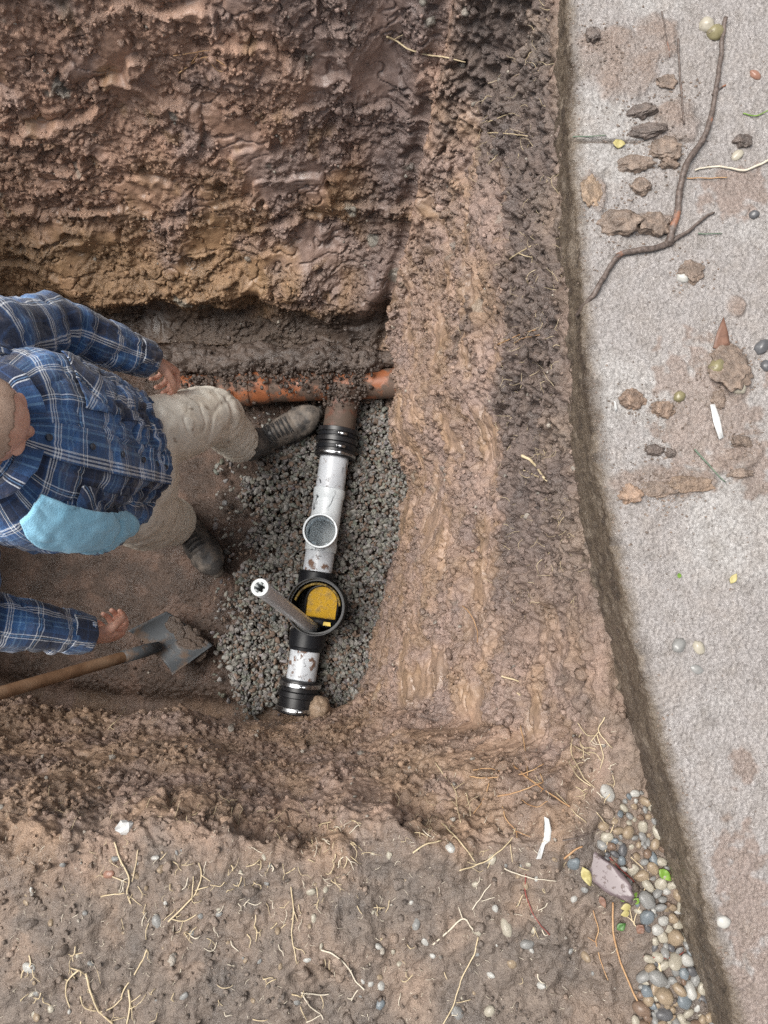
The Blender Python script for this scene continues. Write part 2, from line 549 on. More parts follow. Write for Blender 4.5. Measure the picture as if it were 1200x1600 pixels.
c = c * (1 - lip[:, None]) + top * lip[:, None]
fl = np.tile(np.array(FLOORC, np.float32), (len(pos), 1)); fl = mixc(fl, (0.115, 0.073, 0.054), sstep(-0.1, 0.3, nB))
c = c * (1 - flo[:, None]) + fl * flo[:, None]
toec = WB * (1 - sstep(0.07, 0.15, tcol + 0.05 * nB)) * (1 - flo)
c = mixc(c, (0.082, 0.063, 0.053), toec * 0.9)  # dark toe soil, with the shade under the ledge put into its colour
c = mixc(c, (0.29, 0.20, 0.125), smear * 0.35 * WR + smear * 0.2 * WN)
alpha = np.clip(0.15 + 0.85 * crumb, 0, 1)
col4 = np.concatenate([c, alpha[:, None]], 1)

idx = np.arange(NR * NS).reshape(NR, NS)
F = np.stack([idx[:-1], np.roll(idx, -1, 1)[:-1], np.roll(idx, -1, 1)[1:], idx[1:]], -1).reshape(-1, 4)
M_soil = soil_material("soil")
allv = np.vstack([pos2, G2[0].mean(0)[None]])
allc = np.vstack([col4, col4[:1]])
# close the middle of the floor with slim quads
F = np.vstack([F, np.stack([np.full(NS // 2, NR * NS), idx[0, 0:NS // 2 * 2:2], idx[0, 1:NS // 2 * 2:2], np.roll(idx[0], -2)[0:NS // 2 * 2:2]], -1)])
a_, b_, c_ = allv[F[0, 0]], allv[F[0, 1]], allv[F[0, 2]]
if np.cross(b_ - a_, c_ - a_)[2] < 0: F = F[:, ::-1]
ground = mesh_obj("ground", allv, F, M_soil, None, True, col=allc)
tag(ground, "dug brown soil with a deep rectangular pit and its torn clay walls", "ground", kind="structure")

# coarse copy of the surface for resting things on it
STP = 3
gi = np.arange(0, NR, STP); gj = np.arange(0, NS, STP)
Gc = G2[np.ix_(gi, gj)]
ii = np.arange(len(gi) * len(gj)).reshape(len(gi), len(gj))
Fc = np.stack([ii[:-1], np.roll(ii, -1, 1)[:-1], np.roll(ii, -1, 1)[1:], ii[1:]], -1).reshape(-1, 4)
bvh_ground = BVHTree.FromPolygons(Gc.reshape(-1, 3).tolist(), Fc.tolist())
EYE = Vector((0, 0, CAM_Z))
def hit(px, py, bvh=None):
    """point and normal of the soil on a photo pixel's sight line"""
    dv = Vector(ray(px, py)).normalized()
    l, n, i, ds_ = (bvh or bvh_ground).ray_cast(EYE, dv)
    if l is None: return P(px, py, GND), np.array([0, 0, 1.0])
    n = np.array(n)
    if n.dot(np.array(dv)) > 0: n = -n
    return np.array(l), n

# ------------------------------------------------------------------ concrete pavement slab
edge_px = [(884, -160), (886, 0), (891, 150), (897, 300), (905, 420), (914, 520), (928, 680), (943, 780), (962, 880), (985, 980), (1004, 1060),
           (1032, 1165), (1062, 1275), (1085, 1365), (1112, 1455), (1152, 1600), (1200, 1760)]
edge = np.array([P(x, y, 0.0) for x, y in edge_px])
edge = catmull(edge, 400)
el = np.concatenate([[0], np.cumsum(np.linalg.norm(np.diff(edge, axis=0), axis=1))])
SR = 0.0022
ne = int(el[-1] / SR)
edge = np.stack([np.interp(np.linspace(0, el[-1], ne), el, edge[:, k]) for k in range(3)], 1)
far_n, far_s = edge[0] + np.array([0.0, 30, 0]), edge[-1] + np.array([1.2, -30, 0])
edge = np.vstack([far_n, edge, far_s]); ne += 2
cols = []
for zz in np.linspace(-0.30, -0.016, 60): cols.append((0.0, zz))
for a in np.linspace(0, 1, 9)[1:]: cols.append((0.016 * (1 - math.cos(a * math.pi / 2)), -0.016 * (1 - math.sin(a * math.pi / 2))))
x = 0.016
while x < 0.50: x += SR; cols.append((x, 0.0))
while x < 30: x *= 1.25; cols.append((x, 0.0))
cols = np.array(cols)
S = edge[:, None, :] + np.stack([cols[:, 0], cols[:, 0] * 0, cols[:, 1]], 1)[None]
sh = S.shape[:2]
sp = S.reshape(-1, 3)
Ns = np.zeros_like(S); 
nx = np.where(cols[:, 1] <= -0.016, -1.0, -np.clip(1 - cols[:, 0] / 0.016, 0, 1)); nz = np.sqrt(1 - nx ** 2)
Ns[:, :, 0] = nx; Ns[:, :, 2] = nz
snr = Ns.reshape(-1, 3)
topm = sstep(-0.012, -0.001, sp[:, 2])
def ell(px, py, rx, ry, ang=0.0, z=0.0, amp=0.5, fr=0.04, off=0):
    """soft irregular blotch on the slab, centred on a photo pixel; radii in metres"""
    ctr = P(px, py, z); ca, sa = math.cos(ang), math.sin(ang)
    dx, dy = sp[:, 0] - ctr[0], sp[:, 1] - ctr[1]
    q = np.sqrt(((dx * ca + dy * sa) / rx) ** 2 + ((-dx * sa + dy * ca) / ry) ** 2)
    near = q < 3
    o = np.zeros(len(sp), np.float32)
    if near.any():
        o[near] = 1 - sstep(0.75, 1.15, q[near] + amp * fbm(sp[near] / fr + off, 3))
    return o
sa_, sb_ = fbm(sp / 0.25 + 200, 3), fbm(sp / 0.06 + 210, 3)
sc_ = perlin(sp / 0.012 + 220); sw = worley(sp / 0.0085 + 5); sd_ = perlin(sp / 0.006 + 240)
mud = np.zeros(len(sp), np.float32)
for a in [(965, 95, .085, .085, 0, 1), (1020, 60, .05, .05, 0, 2), (1050, 190, .055, .045, 0, 3), (1030, 755, .10, .034, 0.06, 4), (928, 300, .022, .04, 0.1, 5),
          (1010, 350, .06, .02, 0, 6), (1140, 590, .035, .05, 0, 7), (1150, 480, .02, .02, 0, 8), (1150, 720, .05, .02, 0.3, 9)]:
    mud = np.maximum(mud, ell(*a[:5], off=a[5] * 11))
stain = np.zeros(len(sp), np.float32)
for a in [(1165, 1400, .045, .12, 0, 1), (1185, 1560, .06, .08, 0, 2), (1165, 1200, .03, .03, 0, 3), (1130, 1350, .02, .05, 0, 4), (1100, 640, .1, .13, 0, 5), (1150, 300, .07, .05, 0, 6), (1180, 740, .03, .06, 0, 7)]:
    stain = np.maximum(stain, ell(*a[:5], off=a[5] * 13, amp=1.1, fr=0.03))
jy = P(980, 221, 0)[1] + 0.004 * perlin(np.stack([sp[:, 0] / 0.05, sp[:, 0] * 0, sp[:, 0] * 0], 1))
joint = np.exp(-((sp[:, 1] - jy) / 0.0035) ** 2) * topm
jy2 = P(1000, 768, 0)[1] + 0.003 * perlin(np.stack([sp[:, 0] / 0.05, sp[:, 0] * 0 + 4, sp[:, 0] * 0], 1))
joint2 = np.exp(-((sp[:, 1] - jy2) / 0.0025) ** 2) * topm
dsl = 0.003 * sa_ + 0.0018 * sb_ + 0.0014 * sc_ + 0.0024 * (0.6 - sw) + 0.0018 * sd_
joint = joint * sstep(-0.6, 0.1, fbm(sp / 0.07 + 350, 3)) * (1 - 0.8 * sstep(0.55, 0.62, sp[:, 0]))
dsl -= 0.007 * joint + 0.002 * joint2
dsl += mud * (0.004 + 0.004 * np.abs(sb_) + 0.0025 * np.abs(sc_)) * topm
dsl += (1 - topm) * (0.010 * fbm(sp / np.array([0.05, 0.12, 0.05]) + 260, 4))
vis = (np.abs(sp[:, 1]) < 3) & (sp[:, 0] < 3)
edge_n = (0.006 * fbm(np.c_[sp[:, 1] / 0.09, sp[:, 1] * 0, sp[:, 2] / 0.2] + 270, 4) + 0.006 * fbm(np.c_[sp[:, 1] / 0.02, sp[:, 1] * 0, sp[:, 2] / 0.05] + 280, 2)) * np.exp(-(sp[:, 0] - np.repeat(edge[:, 0], sh[1])) / 0.03)
sp2 = sp + snr * (dsl * vis)[:, None]
sp2[:, 0] += edge_n * vis
CON = (0.318, 0.298, 0.290)
cs = np.tile(np.array(CON, np.float32), (len(sp), 1))
cs = mixc(cs, (0.375, 0.362, 0.352), sstep(0, 0.4, sa_)); cs = mixc(cs, (0.29, 0.255, 0.23), sstep(0.05, 0.4, sb_) * 0.35)
cs = mixc(cs, (0.2, 0.19, 0.18), sstep(0.62, 0.8, sw) * 0.35)
cs = mixc(cs, (0.27, 0.235, 0.21), sstep(0.0, 0.5, fbm(sp / 0.11 + 300, 4)) * 0.3)
cs = mixc(cs, (0.21, 0.135, 0.1), stain * 0.55)
cs = mixc(cs, (0.235, 0.18, 0.15), mud * (0.55 + 0.35 * sstep(-0.2, 0.3, sb_)))
cs = mixc(cs, (0.10, 0.075, 0.06), np.clip(joint, 0, 1) * 0.85)
side = np.tile(np.array((0.125, 0.098, 0.072), np.float32), (len(sp), 1))
side = mixc(side, (0.085, 0.066, 0.05), sstep(-0.1, 0.3, fbm(sp / np.array([0.06, 0.25, 0.06]) + 310, 3)))
side = mixc(side, (0.20, 0.165, 0.13), sstep(0.15, 0.4, fbm(sp / np.array([.03, .05, .03]) + 320, 3)) * 0.8)
side = mixc(side, (0.06, 0.047, 0.037), sstep(0.2, 0.35, fbm(sp / np.array([.08, .04, .05]) + 330, 3)) * 0.8)
edge_w = sstep(-0.045, 0.012, 0.018 * fbm(sp / 0.03 + 340, 3) + sp[:, 2] + 0.014 * sb_ - 1.4 * np.maximum(0, 0.030 - cols[np.tile(np.arange(sh[1]), sh[0]), 0]))
cs = side * (1 - edge_w[:, None]) + cs * edge_w[:, None]
col_s = np.concatenate([cs, np.ones((len(cs), 1), np.float32)], 1)
m, nt, b = material("wet_concrete")
at = nt.nodes.new("ShaderNodeAttribute"); at.attribute_name = "col"
n1 = noise(nt, 14, 5); n2 = noise(nt, 190, 4, 0.6); n3 = noise(nt, 520, 2, 0.6)
r2 = ramp(nt, n2.outputs[0], [(0.34, (0.70, 0.68, 0.67)), (0.64, (1.22, 1.22, 1.22))])
cc = mix(nt, 1.0, at.outputs["Color"], r2.outputs[0], 'MULTIPLY')
gr = ramp(nt, n3.outputs[0], [(0.33, g(0.9)), (0.41, g(0))])
cc = mix(nt, gr.outputs[0], cc, (0.15, 0.13, 0.12))
nt.links.new(cc, b.inputs["Base Color"])
rr = ramp(nt, n1.outputs[0], [(0.4, g(0.14)), (0.62, g(0.34))]); nt.links.new(rr.outputs[0], b.inputs["Roughness"])
b1 = bump(nt, n2.outputs[0], 0.0030); b2 = bump(nt, n3.outputs[0], 0.0018, prev=b1); nt.links.new(b2.outputs[0], b.inputs["Normal"])
M_con = m
ix = np.arange(len(sp)).reshape(sh)
Fs = np.stack([ix[:-1, :-1], ix[1:, :-1], ix[1:, 1:], ix[:-1, 1:]], -1).reshape(-1, 4)[:, ::-1]
f0 = Fs[len(Fs) // 2]
pavement = mesh_obj("pavement", sp2, Fs, M_con, None, True, col=col_s)
tag(pavement, "wet grey concrete pavement slab with muddy side face along the pit", "pavement", kind="structure")
Sc = sp2.reshape(*sh, 3)[::4, ::2]
i2 = np.arange(Sc.shape[0] * Sc.shape[1]).reshape(Sc.shape[:2])
F2 = np.stack([i2[:-1, :-1], i2[1:, :-1], i2[1:, 1:], i2[:-1, 1:]], -1).reshape(-1, 4)
bvh_slab = BVHTree.FromPolygons(Sc.reshape(-1, 3).tolist(), F2.tolist())

# ------------------------------------------------------------------ loose soil crumbs
du = np.roll(G2, -1, 1) - G2; dv = np.gradient(G2, axis=0)
area = np.linalg.norm(np.cross(du, dv), axis=2).ravel()
seen = (rep((~((tq > 15.6) & (tq < 21.2))).astype(np.float32)) > 0.5) & (tcol < 1.66) & ((tcol > -0.5) | (flo < 0.5))
def scatter(n, wgt, smin, smax, sub, power=2.5, sink=0.25, tint=0.18, flat=0.75):
    p_ = area * wgt * seen; p_ = p_ / p_.sum()
    k = rng.choice(len(pos2), n, p=p_)
    v, f = ico(sub)
    nv = len(v)
    size = smin + (smax - smin) * rng.random(n) ** power
    C_ = pos2[k] + nor2[k] * (size * (0.5 - sink))[:, None] + rng.normal(size=(n, 3)) * 0.0015
    A = rng.normal(size=(n, 3, 3)); Q, _ = np.linalg.qr(A)
    sc3 = size[:, None] * (flat + (1.25 - flat) * rng.random((n, 3)))
    dist = 1 + 0.28 * rng.normal(size=(n, nv)).clip(-1.6, 1.6)
    if sub > 1:
        dist = 1 + 0.45 * perlin((v[None] * 1.4 + rng.random((n, 1, 3)) * 60).reshape(-1, 3)).reshape(n, nv) + 0.30 * perlin((v[None] * 3.0 + rng.random((n, 1, 3)) * 60).reshape(-1, 3)).reshape(n, nv)
    V = (v[None] * dist[..., None] * sc3[:, None, :]) @ Q.transpose(0, 2, 1) + C_[:, None, :]
    cc = c[k] * (1 + tint * rng.normal(size=(n, 1))).clip(0.55, 1.6)
    st = rng.random(n) < 0.022
    cc[st] = np.array([0.34, 0.31, 0.27]) * (0.6 + 0.6 * rng.random((st.sum(), 1)))
    cc = np.repeat(cc[:, None, :], nv, 1).reshape(-1, 3)
    Fx = (f[None] + (np.arange(n) * nv)[:, None, None]).reshape(-1, 3)
    return V.reshape(-1, 3), Fx, np.concatenate([cc, np.full((len(cc), 1), 0.9)], 1)
lumpy = np.clip(crumb, 0.05, 1) * (0.25 + 0.75 * clod_m)
parts_ = [scatter(24000, lumpy * (wall * 1.0 + gnd * 0.9 + 0.5 * flo), 0.0016, 0.0060, 1, 2.0),
          scatter(4200, lumpy * (wall * 1.0 + gnd * 0.55 + 0.25 * flo), 0.004, 0.014, 2, 4.0, 0.42)]
vo, vs_, fs_, cs_ = 0, [], [], []
for V, Fx, cc in parts_:
    vs_.append(V); fs_.append(Fx + vo); cs_.append(cc); vo += len(V)
crumbs = mesh_obj("soil_crumbs", np.vstack(vs_), np.vstack(fs_), M_soil, None, False, col=np.vstack(cs_))
tag(crumbs, "loose brown crumbs of soil scattered over the pit walls and the ground", "soil", kind="stuff")
# ------------------------------------------------------------------ gravel bed on the pit floor
def in_poly(x, y, poly):
    ins = np.zeros(len(x), bool); j = len(poly) - 1
    for i in range(len(poly)):
        xi, yi = poly[i]; xj, yj = poly[j]
        ins ^= ((yi > y) != (yj > y)) & (x < (xj - xi) * (y - yi) / (yj - yi + 1e-12) + xi)
        j = i
    return ins
grav_px = [(505, 632), (560, 618), (618, 622), (628, 690), (646, 745), (640, 810), (612, 900), (592, 985), (574, 1060), (560, 1104), (500, 1112),
           (430, 1112), (372, 1086), (352, 1020), (362, 960), (384, 905), (392, 850), (398, 790), (384, 745), (440, 700), (500, 670)]
gp = np.array([P(x, y, FLOOR)[:2] for x, y in grav_px])
lo, hi = gp.min(0) - 0.05, gp.max(0) + 0.05
n_try = 17000
q = lo + (hi - lo) * rng.random((n_try, 2))
keep = in_poly(q[:, 0] + 0.11 * fbm(np.c_[q / 0.12, q[:, :1] * 0], 4), q[:, 1] + 0.11 * fbm(np.c_[q / 0.12, q[:, :1] * 0 + 9], 4), gp)
stray = rng.random(n_try) < 0.07
dctr = np.abs(q[:, 0] + 0.28)
keep |= stray & (q[:, 0] > P(330, 900, FLOOR)[0])
q = q[keep]
n = len(q)
v, f = ico(2)
ax = P(520, 760, FLOOR)
size = 0.0058 + 0.0085 * rng.random(n) ** 1.4
zz = FLOOR + 0.004 + 0.020 * rng.random(n) + 0.015 * fbm(np.c_[q / 0.15, q[:, :1] * 0], 2)
A = rng.normal(size=(n, 3, 3)); Q, _ = np.linalg.qr(A)
offs = rng.random((n, 1, 3)) * 80
# angular chippings: clip a ball by random planes
V = np.repeat(v[None], n, 0)
for k in range(7):
    pl = rng.normal(size=(n, 1, 3)); pl /= np.linalg.norm(pl, axis=2, keepdims=True)
    dd = (V * pl).sum(2, keepdims=True) - (0.34 + 0.30 * rng.random((n, 1, 1)))
    V = V - pl * np.maximum(dd, 0)
V = (V * (size[:, None] * np.stack([0.9 + 0.6 * rng.random(n), 0.8 + 0.4 * rng.random(n), 0.55 + 0.4 * rng.random(n)], 1))[:, None, :]) @ Q.transpose(0, 2, 1)
V += np.concatenate([q, zz[:, None]], 1)[:, None, :]
Fx = (f[None] + (np.arange(n) * len(v))[:, None, None]).reshape(-1, 3)
base = np.array([0.190, 0.180, 0.163]) * (0.55 + 0.75 * rng.random((n, 1))) + rng.normal(size=(n, 3)) * 0.006
warm = rng.random(n) < 0.22
base[warm] = np.array([0.17, 0.12, 0.09]) * (0.7 + 0.5 * rng.random((warm.sum(), 1)))
pale = rng.random(n) < 0.05
base[pale] = np.array([0.27, 0.26, 0.24])
cg = np.repeat(base[:, None, :].clip(0.02, 1), len(v), 1).reshape(-1, 3)
m, nt, b = material("grey_chippings")
at = nt.nodes.new("ShaderNodeAttribute"); at.attribute_name = "col"
n2 = noise(nt, 220, 4)
r2 = ramp(nt, n2.outputs[0], [(0.3, g(0.72)), (0.7, g(1.25))])
nt.links.new(mix(nt, 1.0, at.outputs["Color"], r2.outputs[0], 'MULTIPLY'), b.inputs["Base Color"])
b.inputs["Roughness"].default_value = 0.65
nt.links.new(bump(nt, n2.outputs[0], 0.001).outputs[0], b.inputs["Normal"])
gravel = mesh_obj("gravel", V.reshape(-1, 3), Fx, m, None, False, col=cg)
tag(gravel, "bed of dark grey stone chippings around the drain pipe on the pit floor", "gravel", kind="stuff")

# ------------------------------------------------------------------ materials of the pipework
def splashed(name, base, mudc, lo_, hi_, rough, scale=26, extra=None, spec=0.5):
    m, nt, b = material(name)
    n = noise(nt, scale, 6, 0.62)
    w_ = ramp(nt, n.outputs[0], [(lo_, g(0)), (hi_, g(1))])
    tone = noise(nt, 8, 4)
    tr = ramp(nt, tone.outputs[0], [(0.3, tuple(0.82 * x for x in base)), (0.7, tuple(min(1, 1.12 * x) for x in base))])
    c_ = tr.outputs[0]
    if extra is not None:
        n5 = noise(nt, extra[0], 4, 0.6, dist=1.5)
        c_ = mix(nt, ramp(nt, n5.outputs[0], [(extra[1], g(0)), (extra[2], g(1))]).outputs[0], c_, extra[3])
    nt.links.new(mix(nt, w_.outputs[0], c_, mudc), b.inputs["Base Color"])
    rr = ramp(nt, w_.outputs[0], [(0, g(rough)), (1, g(0.75))]); nt.links.new(rr.outputs[0], b.inputs["Roughness"])
    nt.links.new(bump(nt, w_.outputs[0], 0.0012, 0.8).outputs[0], b.inputs["Normal"])
    b.inputs["Specular IOR Level"].default_value = spec
    return m
MUD = (0.20, 0.125, 0.085)
M_pvc = splashed("grey_white_pvc", (0.58, 0.61, 0.65), (0.17, 0.10, 0.07), 0.555, 0.62, 0.35, 24, (19, 0.60, 0.70, (0.05, 0.05, 0.055)))
M_pvc_clean = splashed("pale_pvc", (0.70, 0.75, 0.78), MUD, 0.70, 0.8, 0.35, 24, (11, 0.63, 0.72, (0.06, 0.07, 0.08)))
M_orange = splashed("orange_drain_plastic", (0.30, 0.105, 0.045), (0.105, 0.070, 0.052), 0.42, 0.54, 0.40, 16)
M_brown = splashed("muddy_brown_plastic", (0.12, 0.050, 0.032), (0.085, 0.058, 0.043), 0.38, 0.52, 0.4, 22)
M_black = splashed("black_plastic", (0.010, 0.011, 0.014), (0.10, 0.075, 0.055), 0.66, 0.82, 0.42, 20, None, 0.3)
M_rubber = splashed("black_rubber", (0.012, 0.012, 0.014), (0.10, 0.075, 0.055), 0.68, 0.80, 0.38, 18)
M_steel = simple("steel_band", [(0.3, (0.30, 0.31, 0.33)), (0.7, (0.62, 0.64, 0.66))], 30, (0.22, 0.4), 0, metal=1.0)
M_yellow = splashed("yellow_plastic", (0.62, 0.36, 0.030), (0.34, 0.22, 0.06), 0.50, 0.68, 0.35, 40, (90, 0.62, 0.7, (0.10, 0.05, 0.01)))
M_yellow2 = simple("bright_yellow_plastic", [(0.3, (0.75, 0.50, 0.02)), (0.7, (0.85, 0.60, 0.04))], 30, (0.3, 0.4), 0)
M_tubegrey = splashed("grey_tube_plastic", (0.55, 0.57, 0.59), (0.12, 0.10, 0.09), 0.68, 0.85, 0.3, 40)
M_tubeend = simple("pale_cut_plastic", [(0.3, (0.42, 0.44, 0.44)), (0.7, (0.5, 0.52, 0.52))], 60, (0.4, 0.5), 0)
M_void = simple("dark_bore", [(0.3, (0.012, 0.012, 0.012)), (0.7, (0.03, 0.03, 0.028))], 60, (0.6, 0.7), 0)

def pipe_shell(a, b_, ro, ri, prof=None, seg=40, bev=0.002):
    """hollow pipe a->b_; prof = list of (t, outer radius)"""
    a, b_ = np.asarray(a, float), np.asarray(b_, float)
    prof = prof or [(0, ro - bev), (bev / np.linalg.norm(b_ - a), ro), (1 - bev / np.linalg.norm(b_ - a), ro), (1, ro - bev)]
    ts = [t for t, r in prof] + [1, 1 - 0.001, 0.001, 0]
    rs = [r for t, r in prof] + [ri + 0.001, ri, ri, ri + 0.001]
    axis = b_ - a; L = np.linalg.norm(axis); ax_ = axis / L
    R = rot_axes(ax_)
    th = np.arange(seg) / seg * 2 * math.pi
    ring = np.cos(th)[:, None] * R[:, 0] + np.sin(th)[:, None] * R[:, 1]
    V = np.vstack([a + axis * t + ring * r for t, r in zip(ts, rs)])
    n = len(ts); F = []
    for k in range(n):
        k2 = (k + 1) % n
        for j in range(seg):
            j2 = (j + 1) % seg
            F.append((k * seg + j, k * seg + j2, k2 * seg + j2, k2 * seg + j))
    return V, F
def ring_prof(a, b_, prof, ri, seg=40): return pipe_shell(a, b_, 0, ri, prof, seg)
def rim(o, ang=40):
    md = o.modifiers.new("edges", 'EDGE_SPLIT'); md.split_angle = math.radians(ang)
    return o

# ------------------------------------------------------------------ old orange pipe along the foot of the back wall
ZP = -1.405
pa, pb_ = P(268, 610, -1.415), P(640, 598, -1.415)
dirp = (pb_ - pa) / np.linalg.norm(pb_ - pa)
old = empty("drain_pipe", pa, "old orange plastic drain pipe half buried along the foot of the back wall", "drain pipe")
rim(MB().add(pipe_shell(pa, pb_, 0.057, 0.051)).build("pipe", M_orange, old))
sx = P(388, 606, -1.415)
k0 = pa + dirp * (sx - pa).dot(dirp)
rim(MB().add(ring_prof(k0 - dirp * 0.035, k0 + dirp * 0.085, [(0, .0585), (.03, .064), (.22, .069), (.34, .069), (.38, .064), (.93, .064), (1, .0585)], 0.0575)).build("socket", M_orange, old))
# soil fallen over the pipe (crumbly bank in front of the wall)
hb_ = []
def heap(pxs, z, r, n, seed, colr, smin=0.006, smax=0.02):
    r_ = np.random.default_rng(seed); mb = []
    for k in range(n):
        t = r_.random(); i = t * (len(pxs) - 1); j = min(int(i), len(pxs) - 2); u = i - j
        cpt = P(pxs[j][0] * (1 - u) + pxs[j + 1][0] * u, pxs[j][1] * (1 - u) + pxs[j + 1][1] * u, z)
        o_ = r_.normal(size=3) * np.array([0.02, r * 0.5, r * 0.35])
        s = smin + (smax - smin) * r_.random() ** 2
        mb.append(blob(cpt + o_, s * (0.7 + 0.6 * r_.random(3)), 2, 0.5, 1.5, seed * 1000 + k, None, 0.3))
    return mb
mb = MB()
cs_h = []
for x in np.linspace(265, 640, 17):
    ct = P(x, 572 + 4 * math.sin(x / 17), -1.39)
    on = x < 575
    mb.add(blob(ct + (0, 0.02, 0), (0.075, 0.058 if on else 0.03, 0.062 if on else 0.03), 4, 0.45, 1.8, int(x), None, 0.10))
for a in heap([(275, 596), (450, 590), (580, 584)], -1.352, 0.06, 900, 5, None, 0.0025, 0.0085): mb.add(a)
for a in heap([(505, 604), (535, 622), (565, 606)], -1.355, 0.05, 300, 8, None, 0.0025, 0.0085): mb.add(a)
for a in heap([(300, 575), (450, 562), (600, 560)], -1.37, 0.09, 300, 6, None, 0.003, 0.012): mb.add(a)
nvv = mb.n
ch = np.tile(np.array([0.085, 0.064, 0.053]), (nvv, 1)) * (0.8 + 0.4 * rng.random((nvv, 1)))
spoil = mb.build("soil_bank", M_soil, None, col=np.c_[ch, np.full(nvv, 0.8)])
tag(spoil, "dark crumbly soil fallen over the top of the orange pipe", "soil", kind="stuff")

# ------------------------------------------------------------------ the new pipe run: coupling, tee, trap chamber, coupling
A0, A1 = P(534, 640, -1.405), P(460, 1130, -1.405)
dv_ = (A1 - A0) / np.linalg.norm(A1 - A0)
def on_axis(py):
    """point of the pipe axis that shows at image row py"""
    for t in np.linspace(-0.2, 1.2, 2801):
        q_ = A0 + (A1 - A0) * t
        r_ = q_ - np.array([0, 0, CAM_Z]); c_, s_ = math.cos(TILT), math.sin(TILT)
        yy = r_[1] * c_ + r_[2] * s_; zc = -r_[1] * s_ + r_[2] * c_
        if 800 - 1200 * yy / -zc >= py: return q_
    return A1
RP = 0.054
run = empty("drain_pipe_run", on_axis(900) * np.array([1, 1, 0]) + np.array([0, 0, FLOOR]),
            "new grey and black drain pipe run with open tee and trap chamber on gravel", "drain pipe")
# muddy brown stub that leads to the old pipe
rim(MB().add(pipe_shell(on_axis(606), on_axis(688), 0.060, 0.052)).build("muddy_pipe", M_brown, run))
def coupling(y0, y1, r, bands):
    a, b_ = on_axis(y0), on_axis(y1)
    o = rim(MB().add(ring_prof(a, b_, [(0, r * 0.88), (.03, r), (.16, r), (.17, r * .93), (.33, r * .93), (.36, r * 1.04), (.50, r * 1.04), (.53, r * .93), (.80, r * .93), (.81, r), (.96, r), (1, r * .9)], RP)).build("rubber_coupling", M_rubber, run), 30)
    for t, w_, rr, mt in bands:
        c0 = a + (b_ - a) * (t - w_ / 2); c1 = a + (b_ - a) * (t + w_ / 2)
        bo = rim(MB().add(pipe_shell(c0, c1, rr, rr - 0.003)).build("clamp_band", mt, o), 30)
        R_ = rot_axes(dv_)
        up_ = np.array([0.35, 0, 1.0]); up_ -= dv_ * up_.dot(dv_); up_ /= np.linalg.norm(up_)
        sc = MB()
        cc_ = (c0 + c1) / 2 + up_ * (rr + 0.004)
        side_ = np.cross(dv_, up_)
        sc.add(loft([cc_ - side_ * 0.014, cc_ + side_ * 0.014], [0.0065, 0.0065], seg=12))
        sc.add(loft([cc_ + side_ * 0.014, cc_ + side_ * 0.021], [0.005, 0.005], seg=6))
        sc.build("clamp_screw", M_steel, bo)
    return o
coupling(671, 716, 0.076, [(0.25, 0.12, 0.0735, M_black), (0.68, 0.13, 0.0735, M_black), (0.90, 0.09, 0.078, M_steel)])
rim(MB().add(pipe_shell(on_axis(706), on_axis(768), RP, 0.049)).build("pipe", M_pvc, run))
# tee: body, two sockets, upright branch
tb = P(512, 836, -1.405); tb = A0 + dv_ * (tb - A0).dot(dv_)
tt_ = P(500, 829, -1.20)
up = tt_ - tb; Lb = np.linalg.norm(up); up /= Lb
tv, tf = ring_prof(on_axis(764), on_axis(862), [(0, .055), (.01, .0585), (.13, .0590), (.16, .0555)] + [(t, .0555) for t in np.linspace(.18, .82, 40)] + [(.84, .0555), (.87, .059), (.99, .0585), (1, .055)], RP + 0.0005, 72)
tv, tf = ring_prof(on_axis(764), on_axis(862), [(0, .055), (.01, .0585), (.13, .0590), (.16, .0555)] + [(t, .0555) for t in np.linspace(.18, .82, 40)] + [(.84, .0555), (.87, .059), (.99, .0585), (1, .055)], RP + 0.0005, 72)
def clear_of_branch(q_):                                             # the body is open where the branch joins it
    m_ = np.mean([tv[i] for i in q_], axis=0) - tb
    h_ = m_.dot(up)
    return h_ < 0.012 or np.linalg.norm(m_ - up * h_) > 0.0505
nring = 72 * 49
tf = [q_ for q_ in tf if clear_of_branch(q_)]
# drop the long inner bore faces; the bore wall below is its own piece
tf = [q_ for q_ in tf if np.linalg.norm(tv[q_[0]] - tv[q_[2]]) < 0.05]
tee = rim(MB().add((tv, tf)).build("tee_junction", M_pvc_clean, run))
rim(MB().add(ring_prof(tb + up * 0.015, tt_, [(0, .055), (.62, .055), (.66, .0595), (.80, .0605), (.975, .0605), (.99, .0600), (1, .059)], 0.0535, 56)).build("branch_socket", M_pvc_clean, tee))
rim(MB().add(ring_prof(tt_ - up * 0.03, tt_ - up * 0.024, [(0, .0535), (.3, .0545), (.7, .0545), (1, .0535)], 0.0515, 48)).build("seal_ring", M_rubber, tee))
M_bore = simple("pale_pipe_bore", [(0.3, (.74, .78, .80)), (0.7, (.82, .85, .86))], 20, (0.35, 0.45), 0)
# inside of the tee: the invert of the run seen down the branch
inv = MB()
th = np.linspace(math.radians(150), math.radians(390), 33)
sdv = np.cross(dv_, [0, 0, 1.0]); sdv /= np.linalg.norm(sdv)
iv = []
for s_k in (-0.115, 0.115):
    for a in th: iv.append(tb + dv_ * s_k + sdv * math.cos(a) * 0.0525 + np.array([0, 0, 1.0]) * math.sin(a) * 0.0525)
inv.add((iv, [(k, k + 1, 34 + k, 33 + k) for k in range(32)]))
inv.build("invert", M_bore, tee)
rim(MB().add(pipe_shell(on_axis(858), on_axis(905), RP, 0.049)).build("pipe", M_pvc, run))
